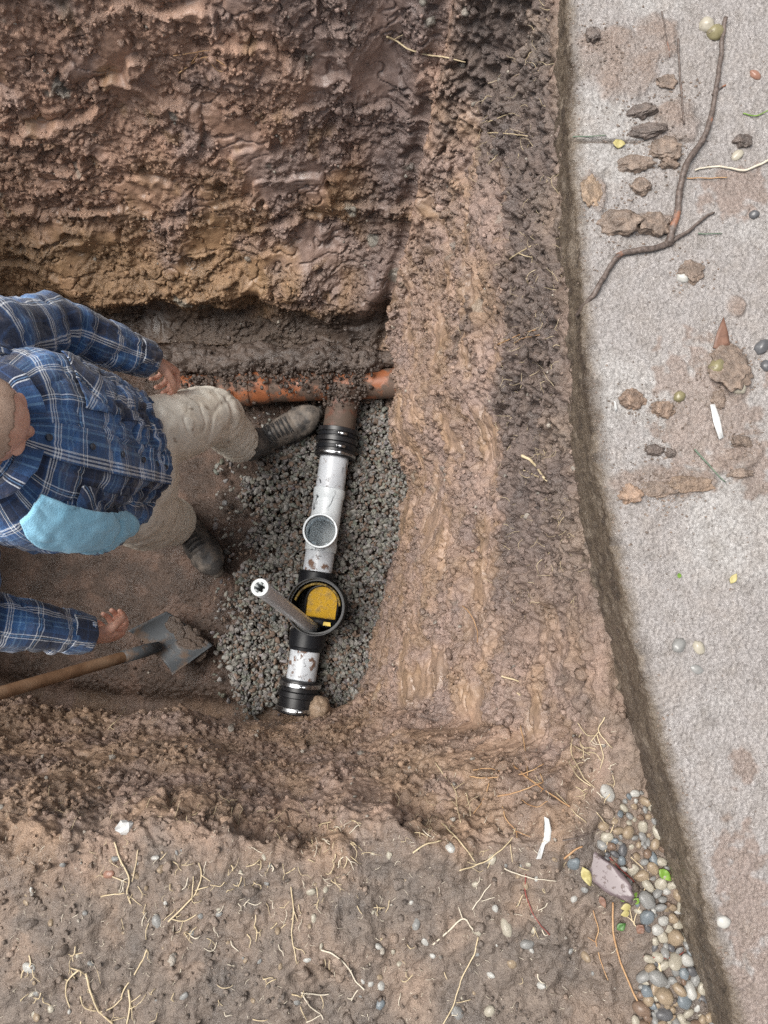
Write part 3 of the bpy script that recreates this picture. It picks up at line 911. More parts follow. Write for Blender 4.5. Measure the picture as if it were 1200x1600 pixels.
# trap chamber
cz = P(493, 948, -1.235)                                            # centre of the open rim
cb = np.array([cz[0] + 0.004, cz[1] - 0.004, -1.46])
ch_ = rim(MB().add(ring_prof(cb, cz, [(0, .082), (.02, .087), (.30, .090), (.66, .090), (.70, .093), (.74, .093), (.78, .096), (.95, .100), (.985, .101), (1, .1)], 0.0965, 64)).build("trap_chamber", M_black, run), 30)
rim(MB().add(ring_prof(cz - (0, 0, 0.045), cz - (0, 0, 0.039), [(0, .0965), (.5, .097), (1, .0965)], 0.090, 64)).build("seal_lip", M_rubber, ch_))
bt = MB(); th = np.arange(40) / 40 * 2 * math.pi
bt.add(([np.array([cz[0] + .0865 * math.cos(a), cz[1] + .0865 * math.sin(a), -1.452]) for a in th], [tuple(range(40))]))
bt.build("base_plate", M_void, ch_)
rim(MB().add(ring_prof(on_axis(893), on_axis(914), [(0, .060), (.1, .066), (.9, .066), (1, .064)], RP)).build("inlet_socket", M_black, run))
rim(MB().add(ring_prof(on_axis(985), on_axis(1016), [(0, .064), (.1, .066), (.8, .066), (.85, .061), (1, .059)], RP)).build("outlet_socket", M_black, run))
# yellow flap leaning inside the chamber, arch shaped
perp = np.cross(dv_, [0, 0, 1.0]); perp /= np.linalg.norm(perp)
if perp[0] < 0: perp = -perp
fw = -dv_.copy()                                                     # towards the back wall
fc = np.array([cz[0] + 0.012, cz[1], -1.345]) + fw * 0.004
def flap_plate(off, r, h0, h1, thick, zt, ct):
    pts = []
    for a in np.linspace(0, math.pi, 25): pts.append((r * math.cos(a), h1 + r * math.sin(a)))
    pts += [(-r, h0), (r, h0)]
    top_ = [ct + perp * x + fw * y_ + np.array([0, 0, zt + y_ * 0.35]) for x, y_ in pts]
    bot_ = [p_ - np.array([0, 0, thick]) for p_ in top_]
    n = len(pts)
    return np.array(top_ + bot_), [tuple(range(n)), tuple(range(n, 2 * n))[::-1]] + [(k, n + k, n + (k + 1) % n, (k + 1) % n) for k in range(n)]
fl_o = MB().add(flap_plate(0, 0.056, -0.055, 0.012, 0.008, 0.0, fc)).build("flap", M_yellow, run, smooth=False)
# rim of the flap and its two hinge lugs
th = np.linspace(0, math.pi, 24)
rimp = [fc + perp * (0.058 * math.cos(a)) + fw * (0.012 + 0.058 * math.sin(a)) + np.array([0, 0, 0.004 + (0.012 + 0.058 * math.sin(a)) * 0.35]) for a in th]
rimp = [fc + perp * 0.058 - fw * 0.05 + (0, 0, -0.012)] + rimp + [fc - perp * 0.058 - fw * 0.05 + (0, 0, -0.012)]
MB().add(loft(catmull(rimp, 50), 0.0045, seg=8)).build("flap_seal", M_rubber, fl_o)
arc = MB()                                                          # inner yellow collar behind the flap
th = np.linspace(math.radians(8), math.radians(172), 26)
pth = [np.array([cz[0], cz[1], -1.30]) + perp * .080 * math.cos(a) + fw * .080 * math.sin(a) for a in th]
arc.add(loft(pth, 0.012, 0.005, seg=8, up=[0, 0, 1])); arc.build("collar", splashed("ochre_collar", (0.36, 0.24, 0.05), (0.05, 0.035, 0.02), 0.45, 0.6, 0.4, 40), ch_)
hp = fc - fw * 0.062 + np.array([0, 0, 0.0])
MB().add(loft([hp - perp * 0.062, hp + perp * 0.062], 0.010, 0.017, seg=12)).build("hinge_bar", M_black, run)
for sx_ in (-0.036, 0.030):
    c0 = hp + perp * sx_ + np.array([0, 0, 0.022])
    bx = MB()
    v8 = np.array([(x, y_, zz_) for zz_ in (-.006, .006) for x, y_ in ((-.014, -.007), (.014, -.007), (.012, .006), (-.012, .006))])
    bx.add((c0 + v8[:, :1] * perp + v8[:, 1:2] * fw + v8[:, 2:] * np.array([0, 0, 1.0]), [(3, 2, 1, 0), (4, 5, 6, 7), (0, 1, 5, 4), (1, 2, 6, 5), (2, 3, 7, 6), (3, 0, 4, 7)]))
    bx.build("hinge_clip", M_yellow2, run, smooth=False)
# grey pull tube, leaning out of the chamber
t0_, t1_ = P(488, 981, -1.33), P(406, 918, -0.62)
R_t = 0.0215
tube_o = rim(MB().add(ring_prof(t0_, t1_, [(0, R_t), (.5, R_t), (.955, R_t), (.957, R_t + .0022), (.997, R_t + .0022), (1, R_t + .001)], R_t - 0.0065, 32)).build("pull_tube", M_tubegrey, run))
dt = (t1_ - t0_) / np.linalg.norm(t1_ - t0_)
rim(MB().add(pipe_shell(t1_ - dt * 0.003, t1_ + dt * 0.0025, R_t + .0026, R_t - 0.0065, None, 32, 0.0008)).build("tube_lip", M_tubeend, tube_o))
Rt = rot_axes(dt)
star = MB()
for k in range(6):                                                  # ribs in the bore
    a = k * math.pi / 3
    dr = Rt[:, 0] * math.cos(a) + Rt[:, 1] * math.sin(a)
    c0 = t1_ + dr * (R_t - 0.008)
    star.add(loft([c0 - dt * 0.05, c0 + dt * 0.001], 0.0034, seg=8))
star.build("bore_rib", M_tubeend, tube_o)
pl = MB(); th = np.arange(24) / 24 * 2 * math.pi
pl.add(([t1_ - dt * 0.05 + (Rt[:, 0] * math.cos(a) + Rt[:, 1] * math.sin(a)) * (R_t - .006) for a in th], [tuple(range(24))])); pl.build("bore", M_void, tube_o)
MB().add(blob(t0_ + np.array([0, 0, -0.002]), (0.03, 0.022, 0.022), 3, 0.1)).build("tube_foot", M_black, run)
rim(MB().add(pipe_shell(on_axis(1008), on_axis(1068), RP, 0.049)).build("pipe", M_pvc, run))
coupling(1061, 1114, 0.074, [(0.15, 0.13, 0.0765, M_steel), (0.86, 0.13, 0.0765, M_steel)])
# lump of soil against the lower coupling
l_, n_ = hit(497, 1108)
mbv = blob(np.array([*P(499, 1108, -1.36)[:2], -1.375]), (0.040, 0.045, 0.05), 4, 0.22, 1.4, 77, None, 0.06)
lump = mesh_obj("soil_lump", mbv[0], mbv[1], M_soil, None, True, col=np.tile(np.array([0.33, 0.245, 0.175, 0.5]), (len(mbv[0]), 1)))
tag(lump, "rounded tan lump of soil resting against the lower black pipe coupling", "soil lump")

# ------------------------------------------------------------------ shovel leaning in the near left corner
s0, s1 = P(246, 1011, -1.385), P(0, 1083, -0.86)
sd_v = (s1 - s0) / np.linalg.norm(s1 - s0)
sh_o = empty("shovel", s0, "old shovel with wooden shaft and muddy square steel blade on pit floor", "shovel")
M_wood = simple("worn_ash_wood", [(0.25, (0.12, 0.065, 0.035)), (0.5, (0.20, 0.115, 0.065)), (0.75, (0.29, 0.19, 0.12))], 14, (0.5, 0.7), 0.0008, 120)
M_blade = splashed("muddy_steel", (0.060, 0.066, 0.072), (0.095, 0.064, 0.045), 0.50, 0.62, 0.42, 13)
L = 1.0
pth = [s0 + sd_v * t for t in np.linspace(0.06, L, 24)]
MB().add(loft(pth, np.interp(np.linspace(0, 1, 24), [0, .15, 1], [.0165, .020, .0195]), seg=20)).build("shaft", M_wood, sh_o)
sa = np.cross(sd_v, [0, 0, 1.0]); sa /= np.linalg.norm(sa)
e1 = s0 + sd_v * L
grip = MB()
grip.add(loft([e1 - sa * 0.055 + sd_v * 0.09, e1 + sa * 0.055 + sd_v * 0.09], 0.016, seg=14, close_round=True))
for q_ in (-1, 1): grip.add(loft(catmull([e1 - sd_v * 0.03, e1 + sa * q_ * 0.035 + sd_v * 0.03, e1 + sa * q_ * 0.05 + sd_v * 0.09], 12), 0.009, seg=10))
grip.build("grip", M_wood, sh_o)
sock = MB().add(loft([s0 - sd_v * 0.005, s0 + sd_v * 0.05, s0 + sd_v * 0.16], [0.019, 0.023, 0.022], seg=20)).build("socket", M_blade, sh_o)
# blade: square mouth, turned up sides; corners read off the photo
zb = -1.44
c00, c01 = P(206, 985, -1.395), P(274, 1053, -1.395)                  # shoulder end
c10, c11 = P(262, 955, -1.445), P(334, 1008, -1.445)                  # cutting end
nu, nv_ = 25, 22
V = []; F = []
for i in range(nu):
    u = i / (nu - 1)
    for j in range(nv_):
        w_ = j / (nv_ - 1)
        pnt = (c00 * (1 - u) + c01 * u) * (1 - w_) + (c10 * (1 - u) + c11 * u) * w_
        e = abs(2 * u - 1)
        pnt = pnt + np.array([0, 0, 0.042 * e ** 4 * (1 - 0.6 * w_) - 0.008 * (1 - e ** 2) * (1 - w_)])
        # raised frog where the socket runs into the blade
        pnt = pnt + np.array([0, 0, 0.022 * math.exp(-((u - .5) / .07) ** 2) * max(0, 1 - w_ / .55)])
        V.append(pnt)
for i in range(nu - 1):
    for j in range(nv_ - 1): F.append((i * nv_ + j, i * nv_ + j + 1, (i + 1) * nv_ + j + 1, (i + 1) * nv_ + j))
bl = MB().add((V, F)).build("blade", M_blade, sh_o)
so = bl.modifiers.new("steel", 'SOLIDIFY'); so.thickness = 0.003; so.offset = 0
cak = MB()
for k in range(26):
    u, w_ = 0.2 + 0.8 * random.random(), 0.62 + 0.36 * random.random()
    pnt = (c00 * (1 - u) + c01 * u) * (1 - w_) + (c10 * (1 - u) + c11 * u) * w_
    cak.add(blob(pnt + (0, 0, 0.003), (0.018 + .016 * random.random(), 0.016 + .014 * random.random(), 0.004), 3, 0.4, 1.6, k, None, 0.12))
mud_o = cak.build("caked_mud", M_soil, bl, col=np.tile(np.array([0.070, 0.048, 0.035, 1.0]), (cak.n, 1)))
# ------------------------------------------------------------------ the man standing in the pit
def fuse(name, pieces, voxel, mat, parent, smooth_it=3, post=None, attr=None):
    """overlapping closed shapes grown into one continuous skin"""
    mb = MB()
    for a in pieces: mb.add(a)
    o = mb.build(name, None, None)
    md = o.modifiers.new("skin", 'REMESH'); md.mode = 'VOXEL'; md.voxel_size = voxel; md.use_smooth_shade = True
    if smooth_it:
        sm_ = o.modifiers.new("soft", 'SMOOTH'); sm_.factor = 0.5; sm_.iterations = smooth_it
    dg = bpy.context.evaluated_depsgraph_get()
    dg.update()
    me = bpy.data.meshes.new_from_object(o.evaluated_get(dg))
    n = len(me.vertices)
    V = np.zeros(n * 3, np.float32); me.vertices.foreach_get("co", V); V = V.reshape(-1, 3).astype(float) + np.array(o.location)
    Nn = np.zeros(n * 3, np.float32); me.vertices.foreach_get("normal", Nn); Nn = Nn.reshape(-1, 3)
    F = [tuple(p.vertices) for p in me.polygons]
    bpy.data.objects.remove(o); bpy.data.meshes.remove(me)
    if post is not None: V = V + Nn * post(V, Nn)[:, None]
    colr = attr(V, Nn) if attr is not None else None
    return mesh_obj(name, V, F, mat, parent, True, col=colr)

def chain(pts, rad, n=None, seg=18, **k):
    n = n or len(pts) * 6
    path = catmull(pts, n) if len(pts) > 2 else np.linspace(pts[0], pts[-1], n)
    r = np.interp(np.linspace(0, 1, n), np.linspace(0, 1, len(rad)), rad)
    return loft(path, r, seg=seg, close_round=True, **k)

feet_mid = P(350, 770, FLOOR)
man = empty("person", [feet_mid[0], feet_mid[1], FLOOR],
            "man in blue plaid shirt and beige trousers standing in the pit looking down", "person")
# ---- joints
LS, LE, LC = P(-32, 532, -.135), P(84, 508, -.42), P(230, 560, -.70)
RS, RE, RC = P(-80, 850, -.135), P(-50, 962, -.41), P(134, 992, -.66)
LH, RH = np.array([-.705, .435, -.74]), np.array([-.725, .265, -.74])
LK, LA = P(330, 648, -1.03), P(393, 702, -1.415)
RK, RA = P(230, 808, -1.03), P(284, 818, -1.415)
NECK = np.array([-.80, .315, -.05])
HC = P(-54, 656, .055)
pit_ = math.radians(41)
hf, hl, hu = np.array([math.cos(pit_), 0, -math.sin(pit_)]), np.array([0, 1.0, 0]), np.array([math.sin(pit_), 0, math.cos(pit_)])
Rh = np.stack([hf, hl, hu], 1)
hp_ = lambda x, y, z: HC + hf * x + hl * y + hu * z
def hell(c_, r_, sub=4): 
    v, f = ico(sub); return (v * np.array(r_) * 1.06) @ Rh.T + hp_(*[1.06 * x for x in c_]), f
pieces = [hell((-.004, 0, .030), (.098, .077, .085)), hell((.022, 0, -.030), (.070, .062, .086)), hell((.056, 0, -.098), (.030, .030, .022)),
          hell((-.03, 0, -.005), (.072, .070, .07))]
pieces.append(chain([hp_(.083, 0, .018), hp_(.100, 0, -.006), hp_(.116, 0, -.030)], [.008, .0105, .0135]))
for q_ in (-1, 1):
    pieces += [hell((.100, q_ * .012, -.034), (.013, .009, .009), 3), hell((.078, q_ * .030, .024), (.015, .028, .0095), 3), hell((.060, q_ * .040, -.026), (.028, .022, .022), 3),
               hell((-.004, q_ * .079, -.010), (.020, .0085, .031), 3), hell((-.006, q_ * .076, -.034), (.010, .008, .012), 3)]
pieces += [hell((.083, 0, -.058), (.014, .025, .0065), 3), hell((.082, 0, -.070), (.014, .022, .0075), 3)]
pieces.append(chain([HC + hf * -.02 + hu * -.04, NECK + (0.015, 0, .02), NECK + (-.01, 0, -.06)], [.058, .062, .085]))
# trunk and limbs under the clothes
pieces.append(loft(catmull([NECK + (0, 0, -.03), (-.785, .315, -.12), (-.765, .318, -.28), (-.74, .33, -.46), (-.72, .345, -.62), (-.715, .35, -.78)], 40),
                   np.interp(np.linspace(0, 1, 40), [0, .12, .35, .6, .8, 1], [.05, .075, .105, .11, .11, .10]),
                   np.interp(np.linspace(0, 1, 40), [0, .12, .35, .6, .8, 1], [.07, .17, .18, .165, .16, .15]), seg=28, up=[1, 0, 0], close_round=True))
def limb(a, b_, c_, r): return chain([a, a * .5 + b_ * .5, b_, b_ * .5 + c_ * .5, c_], r, 30, 18)
pieces += [limb(LS, LE, LC, [.058, .05, .042, .04, .029]), limb(RS, RE, RC, [.058, .05, .042, .04, .029])]
pieces += [limb(LH, LK, LA + (0, 0, .02), [.082, .072, .056, .052, .038]), limb(RH, RK, RA + (0, 0, .02), [.082, .072, .056, .052, .038])]
def hand(wr, fdir, palm, side, curls, spread=.9, thumb=None):
    """wr wrist, fdir towards the knuckles, palm the way the palm faces, side the thumb side"""
    fdir = fdir / np.linalg.norm(fdir); palm = palm - fdir * palm.dot(fdir); palm /= np.linalg.norm(palm)
    sd = np.cross(fdir, palm); sd = sd if sd.dot(side) > 0 else -sd
    out_ = []
    pth_ = [wr - fdir * .03, wr + fdir * .01, wr + fdir * .04, wr + fdir * .075, wr + fdir * .092]
    out_.append(loft(catmull(pth_, 20), np.interp(np.linspace(0, 1, 20), [0, .3, .6, 1], [.022, .019, .017, .013]),
                     np.interp(np.linspace(0, 1, 20), [0, .3, .6, 1], [.027, .032, .041, .041]), seg=20, up=palm, close_round=True))
    for k, (o_, Ls, r) in enumerate(zip((.031, .0105, -.0105, -.031), ((.044, .026, .020), (.048, .030, .021), (.045, .028, .020), (.035, .021, .018)), (.0094, .0097, .0092, .0082))):
        p_ = wr + fdir * (.086 - .004 * abs(k - 1)) + sd * o_ * spread
        pts_ = [p_ - fdir * .02, p_]
        a = 0
        for seg_, cu in zip(Ls, curls[k]):
            a += math.radians(cu)
            p_ = p_ + (fdir * math.cos(a) + palm * math.sin(a)) * seg_ + sd * (.0012 * (1.5 - k))
            pts_.append(p_)
        out_.append(chain(pts_, [r * 1.05, r * 1.12, r * 1.0, r * .95, r * .78], 34, 12))
    tb_ = wr + fdir * .025 + sd * .028 + palm * .006
    th_ = thumb or (.030, .034, .027)
    d1 = fdir * .72 + sd * .55 + palm * .42; d2 = fdir * .85 + sd * .12 + palm * .5; d3 = fdir * .8 - sd * .30 + palm * .5
    q1 = tb_ + d1 / np.linalg.norm(d1) * th_[0]; q2 = q1 + d2 / np.linalg.norm(d2) * th_[1]; q3 = q2 + d3 / np.linalg.norm(d3) * th_[2]
    out_.append(chain([tb_ - fdir * .015 - sd * .01, tb_, q1, q2, q3], [.015, .0165, .0125, .0108, .0088], 30, 12))
    return out_
fa_l = (LC - LE) / np.linalg.norm(LC - LE); fa_r = (RC - RE) / np.linalg.norm(RC - RE)
wl, wr_ = LC + fa_l * .012, RC + fa_r * .018
pieces += hand(wl, fa_l * 1.0 + np.array([.05, .0, -.4]), np.array([-.35, -.8, -.35]), np.array([1.0, -.3, .6]), [(42, 55, 35), (46, 58, 38), (50, 60, 40), (54, 60, 40)])
pieces += hand(wr_, fa_r * .8 + np.array([-.1, .05, -.5]), np.array([-.15, .85, -.45]), np.array([.4, .5, .8]), [(40, 62, 40), (48, 62, 40), (52, 62, 40), (55, 60, 40)])
M_skin, nt, b = material("weathered_skin")
n = noise(nt, 28, 5); n2 = noise(nt, 240, 3)
r_ = ramp(nt, n.outputs[0], [(0.3, (0.50, 0.25, 0.175)), (0.5, (0.62, 0.345, 0.255)), (0.72, (0.70, 0.43, 0.33))])
nt.links.new(r_.outputs[0], b.inputs["Base Color"]); b.inputs["Roughness"].default_value = 0.48
b.inputs["Subsurface Weight"].default_value = 0.08; b.inputs["Subsurface Radius"].default_value = (0.01, 0.004, 0.002)
nt.links.new(bump(nt, n2.outputs[0], 0.0006).outputs[0], b.inputs["Normal"])
body = fuse("body", pieces, 0.0032, M_skin, man, 3)
# eyes, lips are in the skin; eyeballs and brows
M_eye = simple("eye_white", [(0.4, (0.6, 0.58, 0.55)), (0.6, (0.7, 0.68, 0.65))], 30, (0.2, 0.25), 0)
M_iris = simple("dark_iris", [(0.4, (0.03, 0.025, 0.02)), (0.6, (0.06, 0.05, 0.04))], 90, (0.2, 0.25), 0)
for q_ in (-1, 1):
    e_ = MB().add(hell((.073, q_ * .030, .004), (.0115, .0125, .009), 3)).build("eye", M_eye, body)
    MB().add(hell((.0825, q_ * .030, .002), (.0025, .0052, .0052), 2)).build("iris", M_iris, e_)
# shaved grey stubble over the skull
m, nt, b = material("grey_stubble")
n = noise(nt, 60, 4); n2 = noise(nt, 900, 3)
c1 = ramp(nt, n.outputs[0], [(0.3, (0.42, 0.275, 0.20)), (0.7, (0.54, 0.38, 0.29))])
c2 = ramp(nt, n2.outputs[0], [(0.35, g(0.55)), (0.62, g(1.25))])
nt.links.new(mix(nt, 1.0, c1.outputs[0], c2.outputs[0], 'MULTIPLY'), b.inputs["Base Color"]); b.inputs["Roughness"].default_value = 0.75
nt.links.new(bump(nt, n2.outputs[0], 0.0016).outputs[0], b.inputs["Normal"])
v, f = ico(6)
loc = v * np.array([.0985, .0775, .0857]) + np.array([-.004, 0, .030])
edge_f = loc[:, 0] - .052 + 0.35 * np.abs(loc[:, 1]) * 0 + 0.010 * fbm(v * 5, 2) + np.where(loc[:, 2] < .03, (.03 - loc[:, 2]) * 1.2, 0)
keepv = (edge_f < 0) & (loc[:, 2] > -.055 + .25 * np.clip(loc[:, 0] + .03, 0, 1))
kf = f[keepv[f].all(1)]
used = np.unique(kf); remap = -np.ones(len(v), int); remap[used] = np.arange(len(used))
hr = mesh_obj("hair", (1.06 * loc[used]) @ Rh.T + HC, remap[kf], m, body)
so = hr.modifiers.new("pile", 'SOLIDIFY'); so.thickness = 0.002; so.offset = 1

# ---- plaid flannel
def plaid(name):
    m, nt, b = material(name)
    uvn = nt.nodes.new("ShaderNodeUVMap"); uvn.uv_map = "UVMap"
    sep = nt.nodes.new("ShaderNodeSeparateXYZ"); nt.links.new(uvn.outputs[0], sep.inputs[0])
    wob_ = noise(nt, 30, 2)
    NAVY, BLUE, LIGHT, WHITE = (.020, .030, .064), (.055, .140, .330), (.170, .330, .560), (.85, .88, .92)
    DEEP = (.032, .066, .160)
    st = [(0, BLUE), (.015, WHITE), (.036, DEEP), (.055, WHITE), (.076, DEEP), (.095, WHITE), (.116, BLUE), (.21, LIGHT), (.235, BLUE), (.30, LIGHT), (.32, BLUE), (.42, DEEP),
          (.485, WHITE), (.502, NAVY), (.52, LIGHT), (.535, NAVY), (.555, WHITE), (.572, NAVY), (.76, DEEP), (.79, NAVY), (.97, DEEP)]
    outs = []
    for ax_ in (0, 1):
        mu = nt.nodes.new("ShaderNodeMath"); mu.operation = 'MULTIPLY_ADD'; mu.inputs[1].default_value = 1 / .155; mu.inputs[2].default_value = 0.31 * ax_ + 10
        nt.links.new(sep.outputs[ax_], mu.inputs[0])
        fr_ = nt.nodes.new("ShaderNodeMath"); fr_.operation = 'FRACT'; nt.links.new(mu.outputs[0], fr_.inputs[0])
        outs.append(ramp(nt, fr_.outputs[0], st, 'CONSTANT').outputs[0])
    c_ = mix(nt, 0.5, outs[0], outs[1])
    n = noise(nt, 18, 5); nf = noise(nt, 420, 3, 0.7)
    c_ = mix(nt, 1.0, c_, ramp(nt, n.outputs[0], [(0.3, g(0.78)), (0.7, g(1.2))]).outputs[0], 'MULTIPLY')
    c_ = mix(nt, 1.0, c_, ramp(nt, nf.outputs[0], [(0.3, g(0.7)), (0.7, g(1.25))]).outputs[0], 'MULTIPLY')
    dirt = noise(nt, 13, 5, 0.65)
    c_ = mix(nt, ramp(nt, dirt.outputs[0], [(0.56, g(0)), (0.74, g(0.45))]).outputs[0], c_, (.20, .15, .115))
    nt.links.new(c_, b.inputs["Base Color"]); b.inputs["Roughness"].default_value = 0.9
    b.inputs["Specular IOR Level"].default_value = 0.2
    b.inputs["Sheen Weight"].default_value = 0.25; b.inputs["Sheen Roughness"].default_value = 0.5
    b1 = bump(nt, n.outputs[0], 0.014, 0.8); nt.links.new(bump(nt, nf.outputs[0], 0.0014, 1, b1).outputs[0], b.inputs["Normal"])
    return m
M_plaid = plaid("blue_plaid_flannel")
# torso surface S(theta, v): theta 0 = chest, 90 deg = his left
stn = np.array([  # v, z, cx, cy, a, b
    (0.00, 0.000, -.790, .315, .066, .072), (0.05, -.035, -.795, .315, .082, .100), (0.11, -.075, -.795, .315, .104, .165), (0.20, -.130, -.787, .315, .130, .214),
    (0.40, -.270, -.760, .318, .150, .226), (0.60, -.420, -.742, .328, .152, .226), (0.80, -.550, -.738, .338, .148, .220), (1.00, -.690, -.738, .350, .142, .212)])
def S(th, v, off=0.0):
    th, v = np.broadcast_arrays(np.asarray(th, float), np.asarray(v, float))
    q_ = [np.interp(v, stn[:, 0], stn[:, k]) for k in range(1, 6)]
    # smooth the stations a little
    q2 = [0.5 * np.interp(np.clip(v - .035, 0, 1), stn[:, 0], stn[:, k]) + 0.5 * np.interp(np.clip(v + .035, 0, 1), stn[:, 0], stn[:, k]) for k in range(1, 6)]
    z_, cx, cy, a, b_ = [x * .3 + y_ * .7 for x, y_ in zip(q_, q2)]
    ct, st_ = np.cos(th), np.sin(th)
    e = 2 / 2.35
    X = np.sign(ct) * np.abs(ct) ** e; Y = np.sign(st_) * np.abs(st_) ** e
    shp = th.shape
    pn = np.stack([np.cos(th) * 1.0, np.sin(th) * 1.0, v * 2.2], -1).reshape(-1, 3)
    fold = (0.022 * fbm(pn * np.array([3.2, 3.2, 0.9]) + 400, 3) + 0.013 * fbm(pn * np.array([2.5, 2.5, 5.0]) + 410, 3) - 0.010 * np.exp(-(fbm(pn * np.array([2.2, 2.2, 2.4]) + 420, 2) / .05) ** 2)).reshape(shp) * np.clip(v * 1.8, 0.1, 1.2)
    fold += 0.016 * np.clip(v - .62, 0, 1) * np.sin(5 * th + 1.2 + 2.0 * v) 
    fold += 0.005 * sstep(.5, .8, v) * np.sin(v * 55 + 2.5 * np.sin(th * 2)) * np.clip(np.cos(th - .5), 0, 1)
    rs_ = np.clip(-st_, 0, 1) * sstep(.30, 1.0, v)
    a = (a + fold + off) * (1 - .30 * rs_); b_ = b_ + fold + off
    z_ = z_ + .07 * rs_ * sstep(.6, 1, v)
    z_ = z_ - 0.012 * np.clip(v - .85, 0, 1) / .15 * np.sin(3 * th)
    return np.stack([cx + a * X, cy + b_ * Y, z_], -1)
def patch(t0_, t1_, v0, v1, off, nu=24, nv=24, shape=None, uvrot=0.0, uvo=(0, 0)):
    u, w_ = np.meshgrid(np.linspace(0, 1, nu), np.linspace(0, 1, nv), indexing='ij')
    if shape is not None: u, w_ = shape(u, w_)
    th = t0_ + (t1_ - t0_) * u; vv = v0 + (v1 - v0) * w_
    pts = S(th, vv, off).reshape(-1, 3)
    uu = np.stack([th.ravel() * .20, vv.ravel() * .72], 1)
    c_, s_k = math.cos(uvrot), math.sin(uvrot)
    uu = uu @ np.array([[c_, -s_k], [s_k, c_]]) + np.array(uvo)
    ii_ = np.arange(nu * nv).reshape(nu, nv)
    F = np.stack([ii_[:-1, :-1], ii_[1:, :-1], ii_[1:, 1:], ii_[:-1, 1:]], -1).reshape(-1, 4)
    return pts, F, uu
def cloth_patch(name, mat, parent, thick, *a, **k):
    pts, F, uu = patch(*a, **k)
    o = mesh_obj(name, pts, F, mat, parent, True, uv=uu)
    so = o.modifiers.new("cloth", 'SOLIDIFY'); so.thickness = thick; so.offset = 0
    return o
shirt = cloth_patch("shirt", M_plaid, man, 0.003, math.radians(-5), math.radians(353), 0.03, 1.0, 0.0, nu=220, nv=150)
# front edge lies over the other half: placket with buttons
cloth_patch("placket", M_plaid, shirt, 0.003, math.radians(-9), math.radians(7), 0.06, 1.0, 0.006, nu=10, nv=120, uvo=(.03, 0))
M_button = simple("dark_button", [(0.4, (.03, .035, .05)), (0.6, (.06, .065, .08))], 60, (0.25, 0.35), 0)
for k in range(6):
    vv = 0.13 + k * .155
    p0 = S(0.0, vv, 0.011); p1 = S(0.0, vv + .01, 0.011); p2 = S(0.06, vv, .011)
    nn = np.cross(p2 - p0, p1 - p0); nn /= np.linalg.norm(nn); nn = nn if nn[0] > 0 else -nn
    MB().add(loft([p0 - nn * .001, p0 + nn * .002, p0 + nn * .0035], [.0075, .0075, .006], seg=16)).build("button", M_button, shirt)
# chest pockets with bias cut flaps
flapf = lambda u, w_: (u, w_ * (1 + 0.28 * (1 - np.abs(2 * u - 1))) / 1.28)
for sg in (1, -1):
    cloth_patch("pocket", M_plaid, shirt, 0.0025, sg * math.radians(20), sg * math.radians(60), .33, .58, .004, nu=20, nv=24, uvo=(.05, .03))
    cloth_patch("pocket_flap", M_plaid, shirt, 0.0028, sg * math.radians(18), sg * math.radians(62), .275, .40, .0085, nu=22, nv=16, shape=flapf, uvrot=.7)
# collar
def collar_part(sg):
    pts, uu = [], []
    nu, nv = 30, 8
    for i in range(nu):
        a = math.radians(12) + (math.pi - math.radians(12)) * i / (nu - 1)
        for j in range(nv):
            w_ = j / (nv - 1)
            base_ = S(sg * a, 0.05, 0.004 + .030 * w_)
            lift = 0.028 * math.sin(min(1, w_ * 1.3) * math.pi * .62) * (1 - .3 * (i < 4)) - 0.016 * w_
            pts.append(base_ + np.array([0.012 * w_ * (1 - i / nu) * 2, 0, lift])); uu.append((a * .1, w_ * .06 + .2))
    ii_ = np.arange(nu * nv).reshape(nu, nv)
    F = np.stack([ii_[:-1, :-1], ii_[1:, :-1], ii_[1:, 1:], ii_[:-1, 1:]], -1).reshape(-1, 4)
    o = mesh_obj("collar", np.array(pts), F, M_plaid, shirt, True, uv=np.array(uu))
    so = o.modifiers.new("cloth", 'SOLIDIFY'); so.thickness = 0.003; so.offset = 0
collar_part(1); collar_part(-1)
